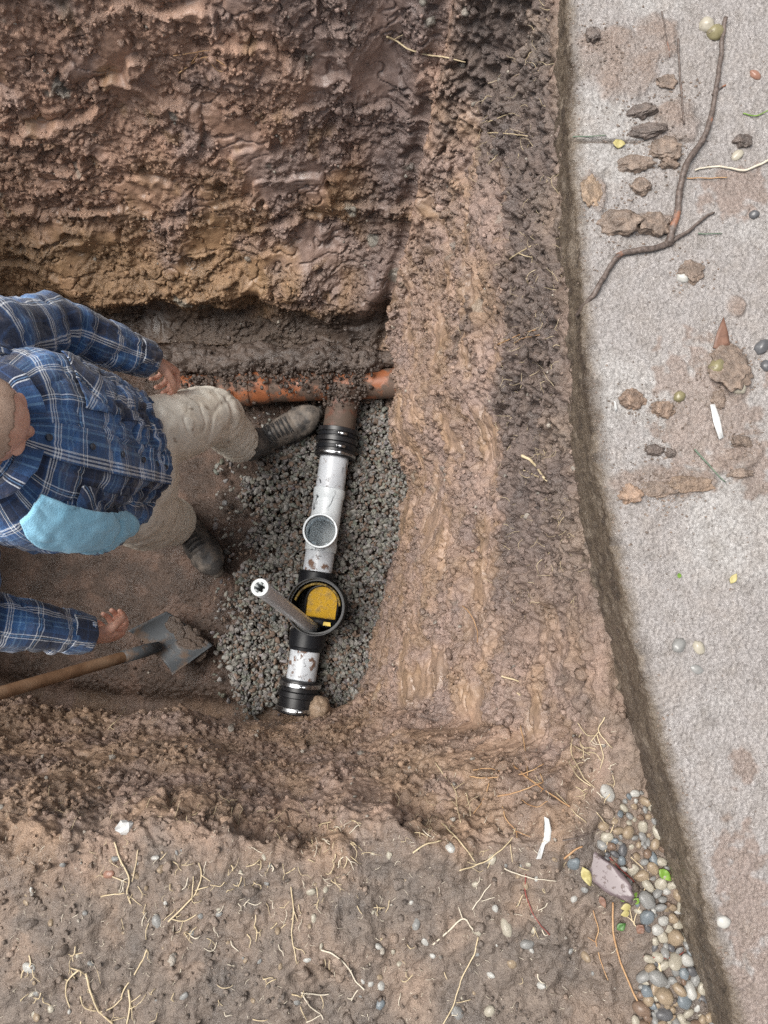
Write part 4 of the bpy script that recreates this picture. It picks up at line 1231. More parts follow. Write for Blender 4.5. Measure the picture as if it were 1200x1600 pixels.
def sleeve(a, b_, c_, rad, seed, up):
    n, sg = 90, 48
    dir_in = (a - b_) / np.linalg.norm(a - b_)
    inner = a + np.array([0, 0.05 if a[1] < .3 else -0.05, 0.0]) + dir_in * .02
    path = catmull([inner, a, a * .5 + b_ * .5, b_, b_ * .5 + c_ * .5, c_], n)
    L_ = np.concatenate([[0], np.cumsum(np.linalg.norm(np.diff(path, axis=0), axis=1))])
    r = np.interp(np.linspace(0, 1, n), np.linspace(0, 1, len(rad)), rad)
    T, N, B = frames(path, up)
    th = np.arange(sg + 1) / sg * 2 * math.pi
    tt_ = np.linspace(0, 1, n)
    TH, TT = np.meshgrid(th, tt_)
    pn = np.stack([np.cos(TH) * 1.1, np.sin(TH) * 1.1, TT * 6], -1).reshape(-1, 3)
    fold = (0.015 * fbm(pn * np.array([1.2, 1.2, 1.0]) + seed, 3) - 0.007 * np.exp(-(fbm(pn * np.array([1.1, 1.1, 1.1]) + seed + 30, 2) / .05) ** 2) + 0.006 * fbm(pn * np.array([1.6, 1.6, 2.6]) + seed + 9, 3)).reshape(TH.shape)
    # cross folds at the elbow and above the cuff
    for c0, w_, am, fr_ in ((.58, .13, .010, 70), (.90, .09, .006, 95)):
        fold += am * np.exp(-((TT - c0) / w_) ** 2) * np.sin(TT * fr_ + 2.2 * np.sin(TH + seed)) * (0.6 + 0.4 * np.cos(TH + seed))
    R_ = r[:, None] + fold
    V = path[:, None] + N[:, None] * (R_ * np.cos(TH))[..., None] + B[:, None] * (R_ * np.sin(TH))[..., None]
    uu = np.stack([TH * .066, np.repeat(L_[:, None], sg + 1, 1)], -1).reshape(-1, 2) + seed * .013
    ii_ = np.arange(n * (sg + 1)).reshape(n, sg + 1)
    F = np.stack([ii_[:-1, :-1], ii_[:-1, 1:], ii_[1:, 1:], ii_[1:, :-1]], -1).reshape(-1, 4)
    o = mesh_obj("sleeve", V.reshape(-1, 3), F, M_plaid, shirt, True, uv=uu)
    so = o.modifiers.new("cloth", 'SOLIDIFY'); so.thickness = 0.003; so.offset = 0
    # cuff
    m_ = 14
    d_ = (path[-1] - path[-4]); d_ /= np.linalg.norm(d_)
    pth_ = np.array([c_ - d_ * .062 + d_ * .066 * k / (m_ - 1) for k in range(m_)])
    T2, N2_, B2 = frames(pth_, up)
    rr = rad[-1] + .005 - .004 * np.linspace(0, 1, m_) ** 2 + 0.0
    TH2, K2 = np.meshgrid(th, np.linspace(0, 1, m_))
    RR = rr[:, None] + 0.0025 * np.sin(TH2 * 3 + seed) + .002 * np.sin(TH2 * 7 + K2 * 4)
    V2 = pth_[:, None] + N2_[:, None] * (RR * np.cos(TH2))[..., None] + B2[:, None] * (RR * np.sin(TH2))[..., None]
    uu2 = np.stack([TH2 * .06, K2 * .066], -1).reshape(-1, 2) + .04
    ii_ = np.arange(m_ * (sg + 1)).reshape(m_, sg + 1)
    F2 = np.stack([ii_[:-1, :-1], ii_[:-1, 1:], ii_[1:, 1:], ii_[1:, :-1]], -1).reshape(-1, 4)
    cu = mesh_obj("cuff", V2.reshape(-1, 3), F2, M_plaid, o, True, uv=uu2)
    so = cu.modifiers.new("cloth", 'SOLIDIFY'); so.thickness = 0.004; so.offset = 0
    return o
sleeve(LS, LE, LC, [.085, .088, .080, .072, .064, .050], 3, [0, 1.0, 0])
sleeve(RS, RE, RC, [.085, .086, .078, .070, .064, .050], 8, [0, 1.0, 0])

# ---- trousers
pel = loft(catmull([(-.728, .352, -.60), (-.722, .352, -.68), (-.715, .352, -.76), (-.715, .352, -.84)], 20), np.interp(np.linspace(0, 1, 20), [0, .5, 1], [.118, .128, .105]),
           np.interp(np.linspace(0, 1, 20), [0, .5, 1], [.165, .180, .15]), seg=32, up=[1, 0, 0], close_round=True)
LA2, RA2 = LA + np.array([-.030, .008, .075]), RA + np.array([-.012, .0, .075])
tp_ = [pel, chain([LH + (0, 0, .05), LH * .5 + LK * .5 + (0, .005, 0), LK, LK * .45 + LA2 * .55, LA2], [.108, .106, .092, .080, .071], 50, 32),
       chain([RH + (0, 0, .05), RH * .5 + RK * .5, RK, RK * .45 + RA2 * .55, RA2], [.110, .114, .106, .094, .082], 50, 32)]
def trou_fold(V, Nn):
    q_ = V / np.array([.10, .10, .10])
    d_ = 0.006 * fbm(q_ * .7 + 500, 2) + 0.0012 * fbm(q_ * np.array([2.2, 2.2, 2.2]) + 510, 3)
    low = 1 - sstep(-1.30, -1.05, V[:, 2])
    ring = np.sin(V[:, 2] * 150 + 5 * fbm(V / .08 + 520, 2))
    knee = np.exp(-((V[:, 2] + 1.02) / .10) ** 2)
    d_ += low * 0.0045 * ring + knee * 0.003 * np.sin(V[:, 2] * 100 + V[:, 0] * 60 + 4 * fbm(V / .1 + 530, 2))
    rid = np.abs(fbm(V / np.array([.05, .12, .16]) + 540, 2))
    d_ -= 0.004 * (0.12 - np.minimum(rid, .12)) / .12 * 0.8
    return d_
def trou_col(V, Nn):
    n1 = fbm(V / .07 + 560, 3); n2_ = fbm(V / .025 + 570, 2)
    c_ = np.tile(np.array((.80, .76, .67), np.float32), (len(V), 1))
    c_ = mixc(c_, (.72, .66, .56), sstep(-.1, .4, n1))
    mudw = (1 - sstep(-1.48, -1.25, V[:, 2] + .18 * n1)) * .7
    spots = sstep(.44, .54, n2_ + .25 * n1) * .7
    c_ = mixc(c_, (.44, .40, .34), mudw); c_ = mixc(c_, (.24, .18, .13), spots)
    return np.c_[c_, np.ones(len(V))]
m, nt, b = material("beige_work_cloth")
at = nt.nodes.new("ShaderNodeAttribute"); at.attribute_name = "col"
nf = noise(nt, 380, 3); n1 = noise(nt, 26, 5)
cc = mix(nt, 1.0, at.outputs["Color"], ramp(nt, nf.outputs[0], [(0.3, g(0.85)), (0.7, g(1.12))]).outputs[0], 'MULTIPLY')
cc = mix(nt, 1.0, cc, ramp(nt, n1.outputs[0], [(0.3, g(0.85)), (0.7, g(1.1))]).outputs[0], 'MULTIPLY')
nt.links.new(cc, b.inputs["Base Color"]); b.inputs["Roughness"].default_value = 0.85; b.inputs["Specular IOR Level"].default_value = 0.25
b1 = bump(nt, n1.outputs[0], 0.004, 0.5); nt.links.new(bump(nt, nf.outputs[0], 0.0006, 1, b1).outputs[0], b.inputs["Normal"])
trousers = fuse("trousers", tp_, 0.006, m, man, 4, trou_fold, trou_col)
M_stitch = simple("seam_thread", [(0.4, (.24, .21, .16)), (0.6, (.32, .28, .21))], 300, (0.8, 0.9), 0)

# ---- boots
M_leather = splashed("dark_muddy_leather", (0.060, 0.057, 0.055), (0.20, 0.168, 0.14), 0.46, 0.66, 0.42, 15)
M_sole = splashed("boot_sole_rubber", (0.022, 0.021, 0.020), (0.125, 0.10, 0.08), 0.45, 0.6, 0.6, 30)
M_lace = simple("boot_lace", [(0.4, (.02, .02, .022)), (0.6, (.05, .05, .05))], 200, (0.7, 0.8), 0)
def boot(heel, toe, ankle, seed):
    z0 = FLOOR + .012
    ax_ = toe - heel; L_ = np.linalg.norm(ax_); ax_ /= L_
    sd = np.array([-ax_[1], ax_[0], 0])
    up_ = np.array([0, 0, 1.0])
    B3 = lambda x, y_, z_: np.array([heel[0], heel[1], z0]) + ax_ * x + sd * y_ + up_ * z_
    # upper: sections along the foot
    xs = [.012, .05, .10, .15, .20, .245, .275, .295, .308]
    hw = [.036, .043, .045, .050, .057, .059, .054, .042, .026]
    hh = [.080, .100, .108, .100, .086, .074, .068, .058, .042]
    n = 40
    t_ = np.linspace(xs[0], xs[-1], n)
    W, H = np.interp(t_, xs, hw), np.interp(t_, xs, hh)
    pth_ = np.array([B3(x * L_ / .312, 0, .028 + h / 2 - .012) for x, h in zip(t_, H)])
    foot = loft(pth_, H / 2 + .012, W, seg=26, up=up_, close_round=True)
    sh_top = ankle + np.array([0, 0, .05])
    shaft = chain([B3(.075, 0, .06), B3(.078, 0, .12) * .7 + ankle * .3, sh_top], [.052, .053, .056], 20, 24)
    toecap = chain([B3(.235 * L_ / .312, 0, .052), B3(.275 * L_ / .312, 0, .046)], [.053, .044], 12, 20)
    up_o = fuse("boot", [foot, shaft, toecap], 0.004, M_leather, man, 4,
                lambda V, Nn: 0.0035 * fbm(V / .03 + seed, 3) - 0.003 * np.exp(-(((V - B3(.215, 0, 0)) @ ax_) / .004) ** 2))
    # sole
    ol = []
    for a in np.linspace(0, 2 * math.pi, 56, endpoint=False):
        x = .156 + .160 * math.cos(a)
        w_ = np.interp(x, [-.004, .03, .09, .15, .21, .255, .29, .316], [.036, .047, .048, .052, .062, .063, .052, .027])
        y_ = w_ * np.sign(math.sin(a)) * abs(math.sin(a)) ** .55
        ol.append((x * L_ / .312, y_))
    V = []
    for zz_, k in ((0, .97), (.004, 1.0), (.022, 1.0), (.028, .98)):
        for x, y_ in ol: V.append(B3(x, y_ * k, zz_ - .012))
    m_ = len(ol); F = [(r * m_ + j, r * m_ + (j + 1) % m_, (r + 1) * m_ + (j + 1) % m_, (r + 1) * m_ + j) for r in range(3) for j in range(m_)]
    F += [tuple(range(m_))[::-1], tuple(range(3 * m_, 4 * m_))]
    MB().add((V, F)).build("sole", M_sole, up_o)
    lc = MB()
    for k in range(6):
        x = .105 + .017 * k
        zt = np.interp(x * .312 / .312, xs, hh) + .030
        y_ = .030 + .003 * (k > 3)
        lc.add(tube([B3(x, -y_, zt - .010), B3(x + .004, 0, zt + .004), B3(x + .008, y_, zt - .010)], .0023, seg=6, n=10))
        lc.add(tube([B3(x + .008, -y_, zt - .011), B3(x + .004, 0, zt + .0055), B3(x, y_, zt - .011)], .0023, seg=6, n=10))
    for s_k in (-1, 1):
        lc.add(tube([B3(.108, 0, .135), B3(.125, .022 * s_k, .132), B3(.122, .040 * s_k, .118), B3(.108, .028 * s_k, .128), B3(.106, 0, .134)], .002, seg=6, n=20))
    lc.build("laces", M_lace, up_o)
    return up_o
boot(P(388, 713, FLOOR), P(497, 650, FLOOR), LA + (0, 0, .01), 600)
boot(P(276, 792, FLOOR), P(344, 894, FLOOR), RA + (0, 0, .01), 640)

# ---- light blue cloth hanging down the right side of the shirt front
M_cloth, nt, b = material("light_blue_cloth")
n = noise(nt, 16, 5); nf = noise(nt, 260, 4, 0.7)
cc = ramp(nt, n.outputs[0], [(0.3, (.24, .54, .73)), (0.7, (.32, .63, .82))]).outputs[0]
dz = noise(nt, 11, 4)
cc = mix(nt, ramp(nt, dz.outputs[0], [(0.62, g(0)), (0.74, g(0.55))]).outputs[0], cc, (.06, .14, .19))
cc = mix(nt, 1.0, cc, ramp(nt, nf.outputs[0], [(0.3, g(0.85)), (0.7, g(1.12))]).outputs[0], 'MULTIPLY')
nt.links.new(cc, b.inputs["Base Color"]); b.inputs["Roughness"].default_value = 0.9
b.inputs["Sheen Weight"].default_value = 0.3
nt.links.new(bump(nt, nf.outputs[0], 0.002).outputs[0], b.inputs["Normal"])
def rnd(u, w_):
    # round the lower corners of the strip
    q_ = np.maximum(np.clip(w_ - .78, 0, .22) / .22, np.clip(.13 - w_, 0, .13) / .13 * .7)
    e = 0.5 - np.sqrt(np.clip(0.25 - q_ ** 2 * .19, 0, 1))
    return e + (1 - 2 * e) * u, w_
pts, F, uu = patch(math.radians(-30), math.radians(-64), .12, .66, 0.026, 26, 50, rnd)
pts = pts + np.c_[np.zeros(len(pts)), np.zeros(len(pts)), .014 * fbm(pts / .06 + 700, 3)]
cl = mesh_obj("cloth", pts, F, M_cloth, None, True, uv=uu)
so = cl.modifiers.new("cloth", 'SOLIDIFY'); so.thickness = 0.007; so.offset = 0
tag(cl, "light blue cloth hanging down the front of the plaid shirt", "cloth")
def px_of(q_):
    r_ = np.asarray(q_) - np.array([0, 0, CAM_Z]); c_, s_ = math.cos(TILT), math.sin(TILT)
    y_ = r_[1] * c_ + r_[2] * s_; z_ = -r_[1] * s_ + r_[2] * c_
    return 600 + 1200 * r_[0] / -z_, 800 - 1200 * y_ / -z_
# ------------------------------------------------------------------ things lying about
def on_slab(px, py): return hit(px, py, bvh_slab)
def poly3(pxs, surf, lift=0.003):
    out_ = []
    for p_ in pxs:
        l, n = surf(p_[0], p_[1])
        out_.append(l + n * (p_[2] if len(p_) > 2 else lift))
    return np.array(out_)
def px2m(px, py, npx, surf):
    l, n = surf(px, py)
    return npx * np.linalg.norm(l - np.array([0, 0, CAM_Z])) / 1200.0
M_bark, nt, b = material("wet_bark")
n = noise(nt, 22, 4); n2 = noise(nt, 130, 4)
c1 = ramp(nt, n2.outputs[0], [(0.3, (.050, .036, .030)), (0.7, (.150, .115, .098))]).outputs[0]
nt.links.new(mix(nt, ramp(nt, n.outputs[0], [(0.60, g(0)), (0.68, g(1))]).outputs[0], c1, (.27, .12, .07)), b.inputs["Base Color"])
b.inputs["Roughness"].default_value = 0.5
nt.links.new(bump(nt, n2.outputs[0], 0.002).outputs[0], b.inputs["Normal"])
M_root = simple("pale_root", [(0.3, (.42, .33, .20)), (0.7, (.58, .48, .32))], 60, (0.5, 0.7), 0.0003, 300)
M_root_w = simple("whitish_root", [(0.3, (.50, .44, .34)), (0.7, (.62, .56, .46))], 60, (0.5, 0.7), 0.0003, 300)
M_root_o = simple("orange_brown_root", [(0.3, (.30, .155, .070)), (0.7, (.46, .30, .16))], 40, (0.5, 0.7), 0.0003, 300)
M_root_r = simple("red_stem", [(0.3, (.16, .030, .025)), (0.7, (.26, .060, .045))], 40, (0.4, 0.5), 0.0003, 300)
M_white = simple("white_plastic_scrap", [(0.3, (.44, .44, .43)), (0.7, (.54, .54, .53))], 40, (0.4, 0.5), 0.0003, 200)
M_leafg = simple("fresh_green_leaf", [(0.3, (.11, .22, .03)), (0.7, (.20, .32, .055))], 60, (0.4, 0.5), 0.0004, 200)
M_leafy = simple("yellowing_leaf", [(0.3, (.32, .27, .10)), (0.7, (.42, .37, .17))], 60, (0.5, 0.6), 0.0004, 200)
M_leafb = simple("dry_brown_leaf", [(0.3, (.12, .062, .042)), (0.7, (.20, .105, .07))], 60, (0.5, 0.6), 0.0008, 150)
M_blade_g = simple("dull_green_blade", [(0.3, (.08, .12, .085)), (0.7, (.13, .18, .12))], 60, (0.5, 0.6), 0.0003, 200)
M_moss = simple("yellow_moss", [(0.3, (.22, .16, .045)), (0.7, (.36, .27, .08))], 120, (0.8, 0.9), 0.001, 200)
def stone_mat(name, a, b_):
    return splashed(name, tuple(0.47 * (x + y_) for x, y_ in zip(a, b_)), (.17, .135, .11), 0.56, 0.68, 0.32, 60)
M_st = {"grey": stone_mat("grey_pebble", (.20, .20, .195), (.30, .295, .28)), "blue grey": stone_mat("blue_grey_pebble", (.12, .145, .165), (.21, .235, .25)),
        "cream": stone_mat("cream_pebble", (.34, .31, .24), (.44, .40, .33)), "tan": stone_mat("tan_pebble", (.25, .185, .12), (.36, .28, .195)),
        "brown": stone_mat("brown_pebble", (.15, .10, .07), (.23, .155, .11)), "white": stone_mat("white_pebble", (.40, .39, .36), (.50, .49, .46)),
        "dark grey": stone_mat("dark_pebble", (.07, .07, .075), (.13, .13, .135)), "reddish": stone_mat("reddish_pebble", (.25, .125, .085), (.33, .18, .13)),
        "olive": stone_mat("olive_pebble", (.17, .15, .075), (.27, .235, .13))}
def stem(name, label, cat, lines, mat, surf, group=None, lift=0.004):
    """one branching stalk: several polylines [(px..), r0_mm, r1_mm] in one mesh"""
    mb = MB()
    for ln in lines:
        pts = poly3(ln[0], surf, lift)
        n = max(8, 5 * len(pts))
        path = catmull(pts, n) if len(pts) > 2 else np.linspace(pts[0], pts[-1], n)
        path = path + 0.0014 * np.stack([perlin(path / .018 + 800 + k * 9) for k in range(3)], 1)
        r = np.linspace(ln[1], ln[2], n) * .001 * (1 + .18 * perlin(path / .008 + 850))
        mb.add(loft(path, r, seg=7))
    return tag(mb.build(name, mat), label, cat, group)

# ---- on the slab
br = empty("fallen_branch", on_slab(1043, 380)[0], "long forked wet branch with torn orange bark lying across the pavement slab", "branch")
def limb_o(pxs, r0, r1, nm):
    pts = poly3(pxs, on_slab, max(r0, r1) * .001 + .001); n = 8 * len(pts)
    path = catmull(pts, n); path = path + 0.003 * np.stack([perlin(path / .03 + 900 + k * 7) for k in range(3)], 1)
    r = np.linspace(r0, r1, n) * .001 * (1 + .22 * perlin(path / .014 + 950))
    MB().add(loft(path, r, seg=12)).build(nm, M_bark, br)
limb_o([(1133, 32), (1128, 66), (1122, 100), (1114, 160), (1097, 218), (1070, 262), (1058, 300), (1054, 335), (1042, 382)], 4.2, 7.2, "limb")
limb_o([(1046, 378), (1020, 390), (985, 396), (966, 402), (950, 424), (927, 462), (905, 493)], 6.4, 4.6, "limb")
limb_o([(1044, 380), (1072, 364), (1090, 350), (1114, 333)], 4.0, 2.2, "twig")
limb_o([(1112, 150), (1122, 142), (1134, 135)], 2.4, 1.6, "twig")
stem("dry_stick", "short thin grey stick at the top edge of the slab", "stick", [([(1032, 20), (1040, 60), (1046, 90)], 1.4, 1.2)], M_bark, on_slab)
stem("dry_stick", "straight grey brown stick beside the branch above the slab joint", "stick", [([(1058, 62), (1061, 120), (1068, 196)], 2.2, 1.8)], M_bark, on_slab)
stem("root_string", "white wavy root string at the right edge of the slab", "root", [([(1085, 268), (1112, 262), (1140, 264), (1156, 268), (1180, 262), (1204, 249)], 1.6, 2.4)], M_root_w, on_slab)
stem("straw", "straight tan straw just below the white root string on the slab", "straw", [([(1072, 280), (1102, 279), (1134, 279)], 1.2, 1.1)], M_root_o, on_slab)
stem("grass_stalk", "thin green grass stem at the upper right edge of the slab", "grass stalk", [([(1160, 178), (1180, 182), (1204, 172)], 1.3, 1.0)], M_leafg, on_slab)
stem("grass_stalk", "thin dark green grass stem in the slab joint near the edge", "grass stalk", [([(896, 214), (920, 214), (946, 212)], 1.2, .9)], M_blade_g, on_slab)
stem("pine_needle", "short dull green needle lying below the fork of the branch", "needle", [([(1090, 366), (1112, 367), (1128, 365)], 1.2, .8)], M_blade_g, on_slab)
stem("blade_of_grass", "grey green grass blade lying diagonally above the mud smear on the slab", "grass", [([(1084, 702), (1104, 726), (1132, 755)], 1.8, 1.0)], M_blade_g, on_slab)

def flat_piece(name, label, cat, outline_px, mat, surf, thick=0.0012, lift=0.004, curl=0.004, group=None, vein=False):
    """thin real piece (leaf, scrap) with its own outline and a little curl"""
    c_ = np.mean(np.array(outline_px, float), axis=0)
    l0, n0 = surf(*c_)
    o3 = [P(x, y, l0[2]) for x, y in outline_px]
    m_ = len(o3); ctr = np.mean(o3, axis=0)
    V = []
    for k, s_k in enumerate((1.0, .55)):
        for p_ in o3: V.append(ctr + (p_ - ctr) * s_k + np.array([0, 0, lift + curl * s_k * s_k * (0.5 + .5 * math.sin(7 * p_[0] / .02))]))
    V.append(ctr + np.array([0, 0, lift + .001]))
    F = [(j, (j + 1) % m_, m_ + (j + 1) % m_, m_ + j) for j in range(m_)] + [(m_ + j, m_ + (j + 1) % m_, 2 * m_) for j in range(m_)]
    o = mesh_obj(name, np.array(V), F, mat, None, True)
    so = o.modifiers.new("thickness", 'SOLIDIFY'); so.thickness = thick; so.offset = 0
    return tag(o, label, cat, group)
def leaf_outline(a, b_, w_, n=7):
    a, b_ = np.array(a, float), np.array(b_, float); d_ = b_ - a; s_k = np.array([-d_[1], d_[0]]) / np.linalg.norm(d_)
    t = np.linspace(0, 1, n)
    up_ = [a + d_ * x + s_k * w_ * math.sin(math.pi * x ** .8) for x in t]
    dn = [a + d_ * x - s_k * w_ * math.sin(math.pi * x ** .8) for x in t[1:-1][::-1]]
    return [tuple(p_) for p_ in up_ + dn]
flat_piece("dry_leaf", "pointed reddish brown dry leaf standing above the muddy clod on the slab", "leaf", [(1128, 497), (1136, 520), (1139, 540), (1126, 548), (1112, 545), (1119, 520)], M_leafb, on_slab, curl=.003)
flat_piece("plastic_strip", "narrow white plastic strip lying on the slab below a muddy clod", "plastic strip", [(1107, 634), (1115, 632), (1122, 655), (1129, 684), (1121, 688), (1113, 660)], M_white, on_slab)
flat_piece("leaf", "small yellow green leaf on the slab joint near the slab edge", "leaf", leaf_outline((956, 226), (976, 228), 7), M_leafy, on_slab)
flat_piece("leaf", "small curled tan leaf alone on the bare lower slab", "leaf", leaf_outline((1140, 912), (1148, 896), 5), M_leafy, on_slab)
flat_piece("petal", "tiny yellow green petal on the bare lower slab", "petal", leaf_outline((1056, 899), (1064, 900), 4, 5), M_leafg, on_slab)
flat_piece("plastic_scrap", "tiny white scrap near the muddy side of the slab", "scrap", [(957, 628), (961, 628), (963, 642), (959, 643)], M_white, on_slab)
# mud clods and stones on the slab
def clod_o(name, label, cat, px, py, rx, ry, rz, mat, surf, sub=4, rough=.45, freq=1.6, spin=0.0, seed=0, facet=.16, sink=.35, group=None, parts=None, cc=None, flat=1.0):
    l, n_ = surf(px, py)
    s_k = np.linalg.norm(l - np.array([0, 0, CAM_Z])) / 1200.0
    R_ = rot_axes(n_, spin + math.pi / 2)
    v_, f_ = blob((0, 0, 0), (1, 1, 1), sub, rough, freq, seed, None, facet)
    if flat < 1: v_[:, 2] = np.tanh(v_[:, 2] / flat * 1.2) * flat
    v_ = (v_ * np.array([rx, ry, rz / min(1, flat)]) * s_k) @ np.array(R_).T
    v_ = v_ + l + n_ * rz * s_k * (1 - 2 * sink) * .8
    colr = None
    if cc is not None:
        t_ = (0.75 + .5 * np.clip(.5 + perlin(v_ / .012 + seed), 0, 1))[:, None]
        colr = np.c_[np.array(cc) * t_, np.full(len(v_), .7)]
    return tag(mesh_obj(name, v_, f_, mat, None, True, col=colr), label, cat, group)
CT, CD = (.205, .155, .122), (.120, .095, .082)
for a in [  # px, py, rx, ry, rz, colour, label
    (926, 56, 9, 10, 9, CD, "small dark mud clod in the smear at the top of the slab"),
    (1000, 176, 18, 9, 9, CD, "low dark mud clod above the slab joint"),
    (1012, 206, 22, 9, 9, CD, "flat dark brown mud ridge lying on the slab joint"),
    (990, 258, 25, 12, 10, CT, "long tan mud clod just below the slab joint"),
    (1038, 236, 21, 16, 11, CT, "big tan mud clod close beside the bend of the branch"),
    (1046, 258, 14, 7, 7, CT, "small wet tan mud clod tucked under the bend of the branch"),
    (1001, 292, 13, 11, 9, CT, "round brown mud clod alone below the slab joint"),
    (926, 300, 16, 22, 4, (.27, .195, .135), "thin tan mud smear near the slab edge"),
    (1020, 352, 20, 15, 10, CT, "brown mud clod between the mossy clod and the branch"),
    (1042, 130, 14, 9, 6, CT, "flat grey brown mud clod left of the upper branch"),
    (1080, 424, 18, 15, 7, CT, "lobed mud clod below the fork of the branch"),
    (989, 624, 20, 14, 9, (.22, .155, .115), "blocky brown mud clod on the middle of the slab"),
    (1036, 640, 16, 12, 8, (.24, .17, .125), "crumpled tan mud clod right of the blocky clod"),
    (1140, 572, 28, 32, 8, CT, "broad mud clod with an olive pebble and shell in it"),
    (1122, 625, 10, 14, 8, CT, "small mud clod above the white plastic strip"),
    (1022, 704, 14, 8, 8, CD, "small dark clod above the long mud smear"),
    (1048, 708, 7, 6, 6, CD, "tiny dark crumb above the long mud smear"),
    (985, 772, 17, 14, 9, (.30, .205, .145), "wet orange brown clod at the left end of the long mud smear"),
    (1022, 764, 34, 11, 4, CT, "left part of the low long mud smear across the slab"),
    (1078, 757, 34, 11, 4, (.23, .165, .12), "right part of the low long mud smear across the slab"),
    (1165, 588, 10, 8, 6, CT, "small mud clod at the right of the broad clod"),
    (1160, 690, 18, 8, 5, CT, "flat mud clod low at the right edge of the slab"),
    (1150, 740, 22, 7, 5, CT, "curved thin mud clod right of the green grass blade"),
    (1160, 222, 12, 9, 7, CD, "dark mud clod right of the branch near the slab joint")]:
    clod_o("mud_clod", a[6], "mud clod", *a[:5], M_soil, on_slab, cc=a[5], seed=int(a[0] * 7 + a[1]), rough=.50, freq=1.5, facet=.14, sink=.5, spin=0, sub=5, flat=.7)
clod = clod_o("mossy_clod", "mud clod covered in yellow moss left of the branch fork", "mud clod", 968, 350, 28, 18, 12, M_soil, on_slab, cc=CT, seed=41, rough=.5)
ms = MB()
for k in range(150):
    x, y_ = random.gauss(970, 19), random.gauss(360, 9)
    l, n_ = on_slab(x, y_); l = l + np.array([0, 0, .004 + .012 * random.random()])
    d_ = np.array([random.gauss(0, 1), random.gauss(0, 1), abs(random.gauss(0.2, .6))]); d_ /= np.linalg.norm(d_)
    ms.add(tube([l, l + d_ * .005 + (0, 0, .002), l + d_ * .012 + np.array([random.gauss(0, .003), random.gauss(0, .003), 0])], .0008, .0005, seg=5, n=6))
ms.build("moss", M_moss, clod)
for a in [(1120, 574, 11, 14, 11, "olive", "glossy olive pebble stuck in the broad mud clod"), (1154, 607, 10, 9, 9, "cream", "cream coloured pebble at the foot of the broad mud clod"),
          (1104, 40, 10, 9, 8, "cream", "cream pebble left of the top end of the branch"), (1117, 52, 11, 10, 9, "olive", "olive pebble touching the top end of the branch"),
          (1067, 433, 8, 9, 6, "white", "white pebble in the lobed mud clod below the branch fork"), (1061, 620, 9, 8, 8, "olive", "small olive pebble right of the crumpled clod"),
          (1190, 542, 9, 12, 8, "dark grey", "dark pebble at the right edge of the slab above the clods"), (1196, 572, 8, 7, 6, "dark grey", "smaller dark pebble at the right edge of the slab"),
          (1060, 1008, 12, 9, 8, "grey", "grey stone pressed into the lower slab"), (1092, 1012, 11, 8, 5, "cream", "pale flat stone right of the grey stone on the lower slab"),
          (1088, 1046, 10, 6, 4, "grey", "flat grey stone below the pale one on the lower slab"), (1178, 336, 7, 6, 6, "dark grey", "small dark stone right of the branch fork"),
          (1152, 243, 9, 6, 4, "cream", "flat cream pebble below the slab joint at the right"), (1180, 118, 5, 8, 4, "reddish", "small dark red stone right of the branch top"),
          (1130, 1440, 8, 9, 5, "white", "white chip pressed into the reddish stain of the slab")]:
    clod_o("pebble", a[6], "pebble", *a[:5], M_st[a[5]], on_slab, 3, .22, 1.1, seed=int(a[0] + 3 * a[1]), facet=.10, sink=.46, spin=a[1] * .3)

# ---- on the ground beside the pit
flat_piece("plastic_scrap", "curved white plastic scrap lying near the corner of the pit", "scrap", [(849, 1274), (855, 1276), (860, 1296), (857, 1310), (850, 1318), (843, 1338), (836, 1340), (840, 1326), (847, 1312), (851, 1298)], M_white, hit, curl=.008, lift=.008)
clod_o("slate_piece", "long purple grey slate piece lying beside the pebbles", "slate", 942, 1362, 17, 50, 6, stone_mat("purple_slate", (.12, .09, .095), (.17, .13, .135)), hit, 4, .22, 1.2, 0.86, 11, .08, -.25, flat=.35)
clod_o("white_stone", "angular white stone on the near edge of the pit", "stone", 198, 1297, 11, 12, 9, M_white, hit, 2, .5, 1.6, .3, 5, .3, .15).data.polygons.foreach_set('use_smooth', [False] * 320)
flat_piece("leaf", "bright green oval leaf on the pebbles beside the slab", "leaf", leaf_outline((1027, 1356), (1047, 1374), 7.5), M_leafg, hit, lift=.007)
flat_piece("leaf", "crumpled yellow leaf beside the long slate piece", "leaf", leaf_outline((908, 1352), (922, 1382), 8), M_leafy, hit, lift=.008, curl=.01)
flat_piece("dry_leaf", "small tan dry leaf below the slate piece", "leaf", leaf_outline((936, 1398), (944, 1416), 5), M_leafb, hit, lift=.006)
flat_piece("dry_leaf", "brown curled leaf among the green seedlings", "leaf", leaf_outline((1000, 1440), (994, 1456), 6), M_leafb, hit, lift=.008, curl=.01)
sd_o = empty("seedling", hit(984, 1428)[0], "small weed seedling with bright green leaves among the pebbles", "seedling")
for a, b_, w_, mt in [((980, 1404), (966, 1402), 6, M_leafg), ((985, 1402), (996, 1394), 6, M_leafg), ((986, 1416), (970, 1420), 6, M_leafy), ((990, 1412), (1000, 1404), 5, M_leafg), ((984, 1426), (970, 1430), 5, M_leafy)]:
    ol = leaf_outline(a, b_, w_)
    l0, n0 = hit(*a)
    o3 = np.array([P(x, y, l0[2] + .012) for x, y in ol]); ctr = o3.mean(0)
    o = mesh_obj("leaf", np.vstack([o3, ctr + (0, 0, -.003)]), [(j, (j + 1) % len(o3), len(o3)) for j in range(len(o3))], mt, sd_o)
    so = o.modifiers.new("thickness", 'SOLIDIFY'); so.thickness = .0008
stl = MB()
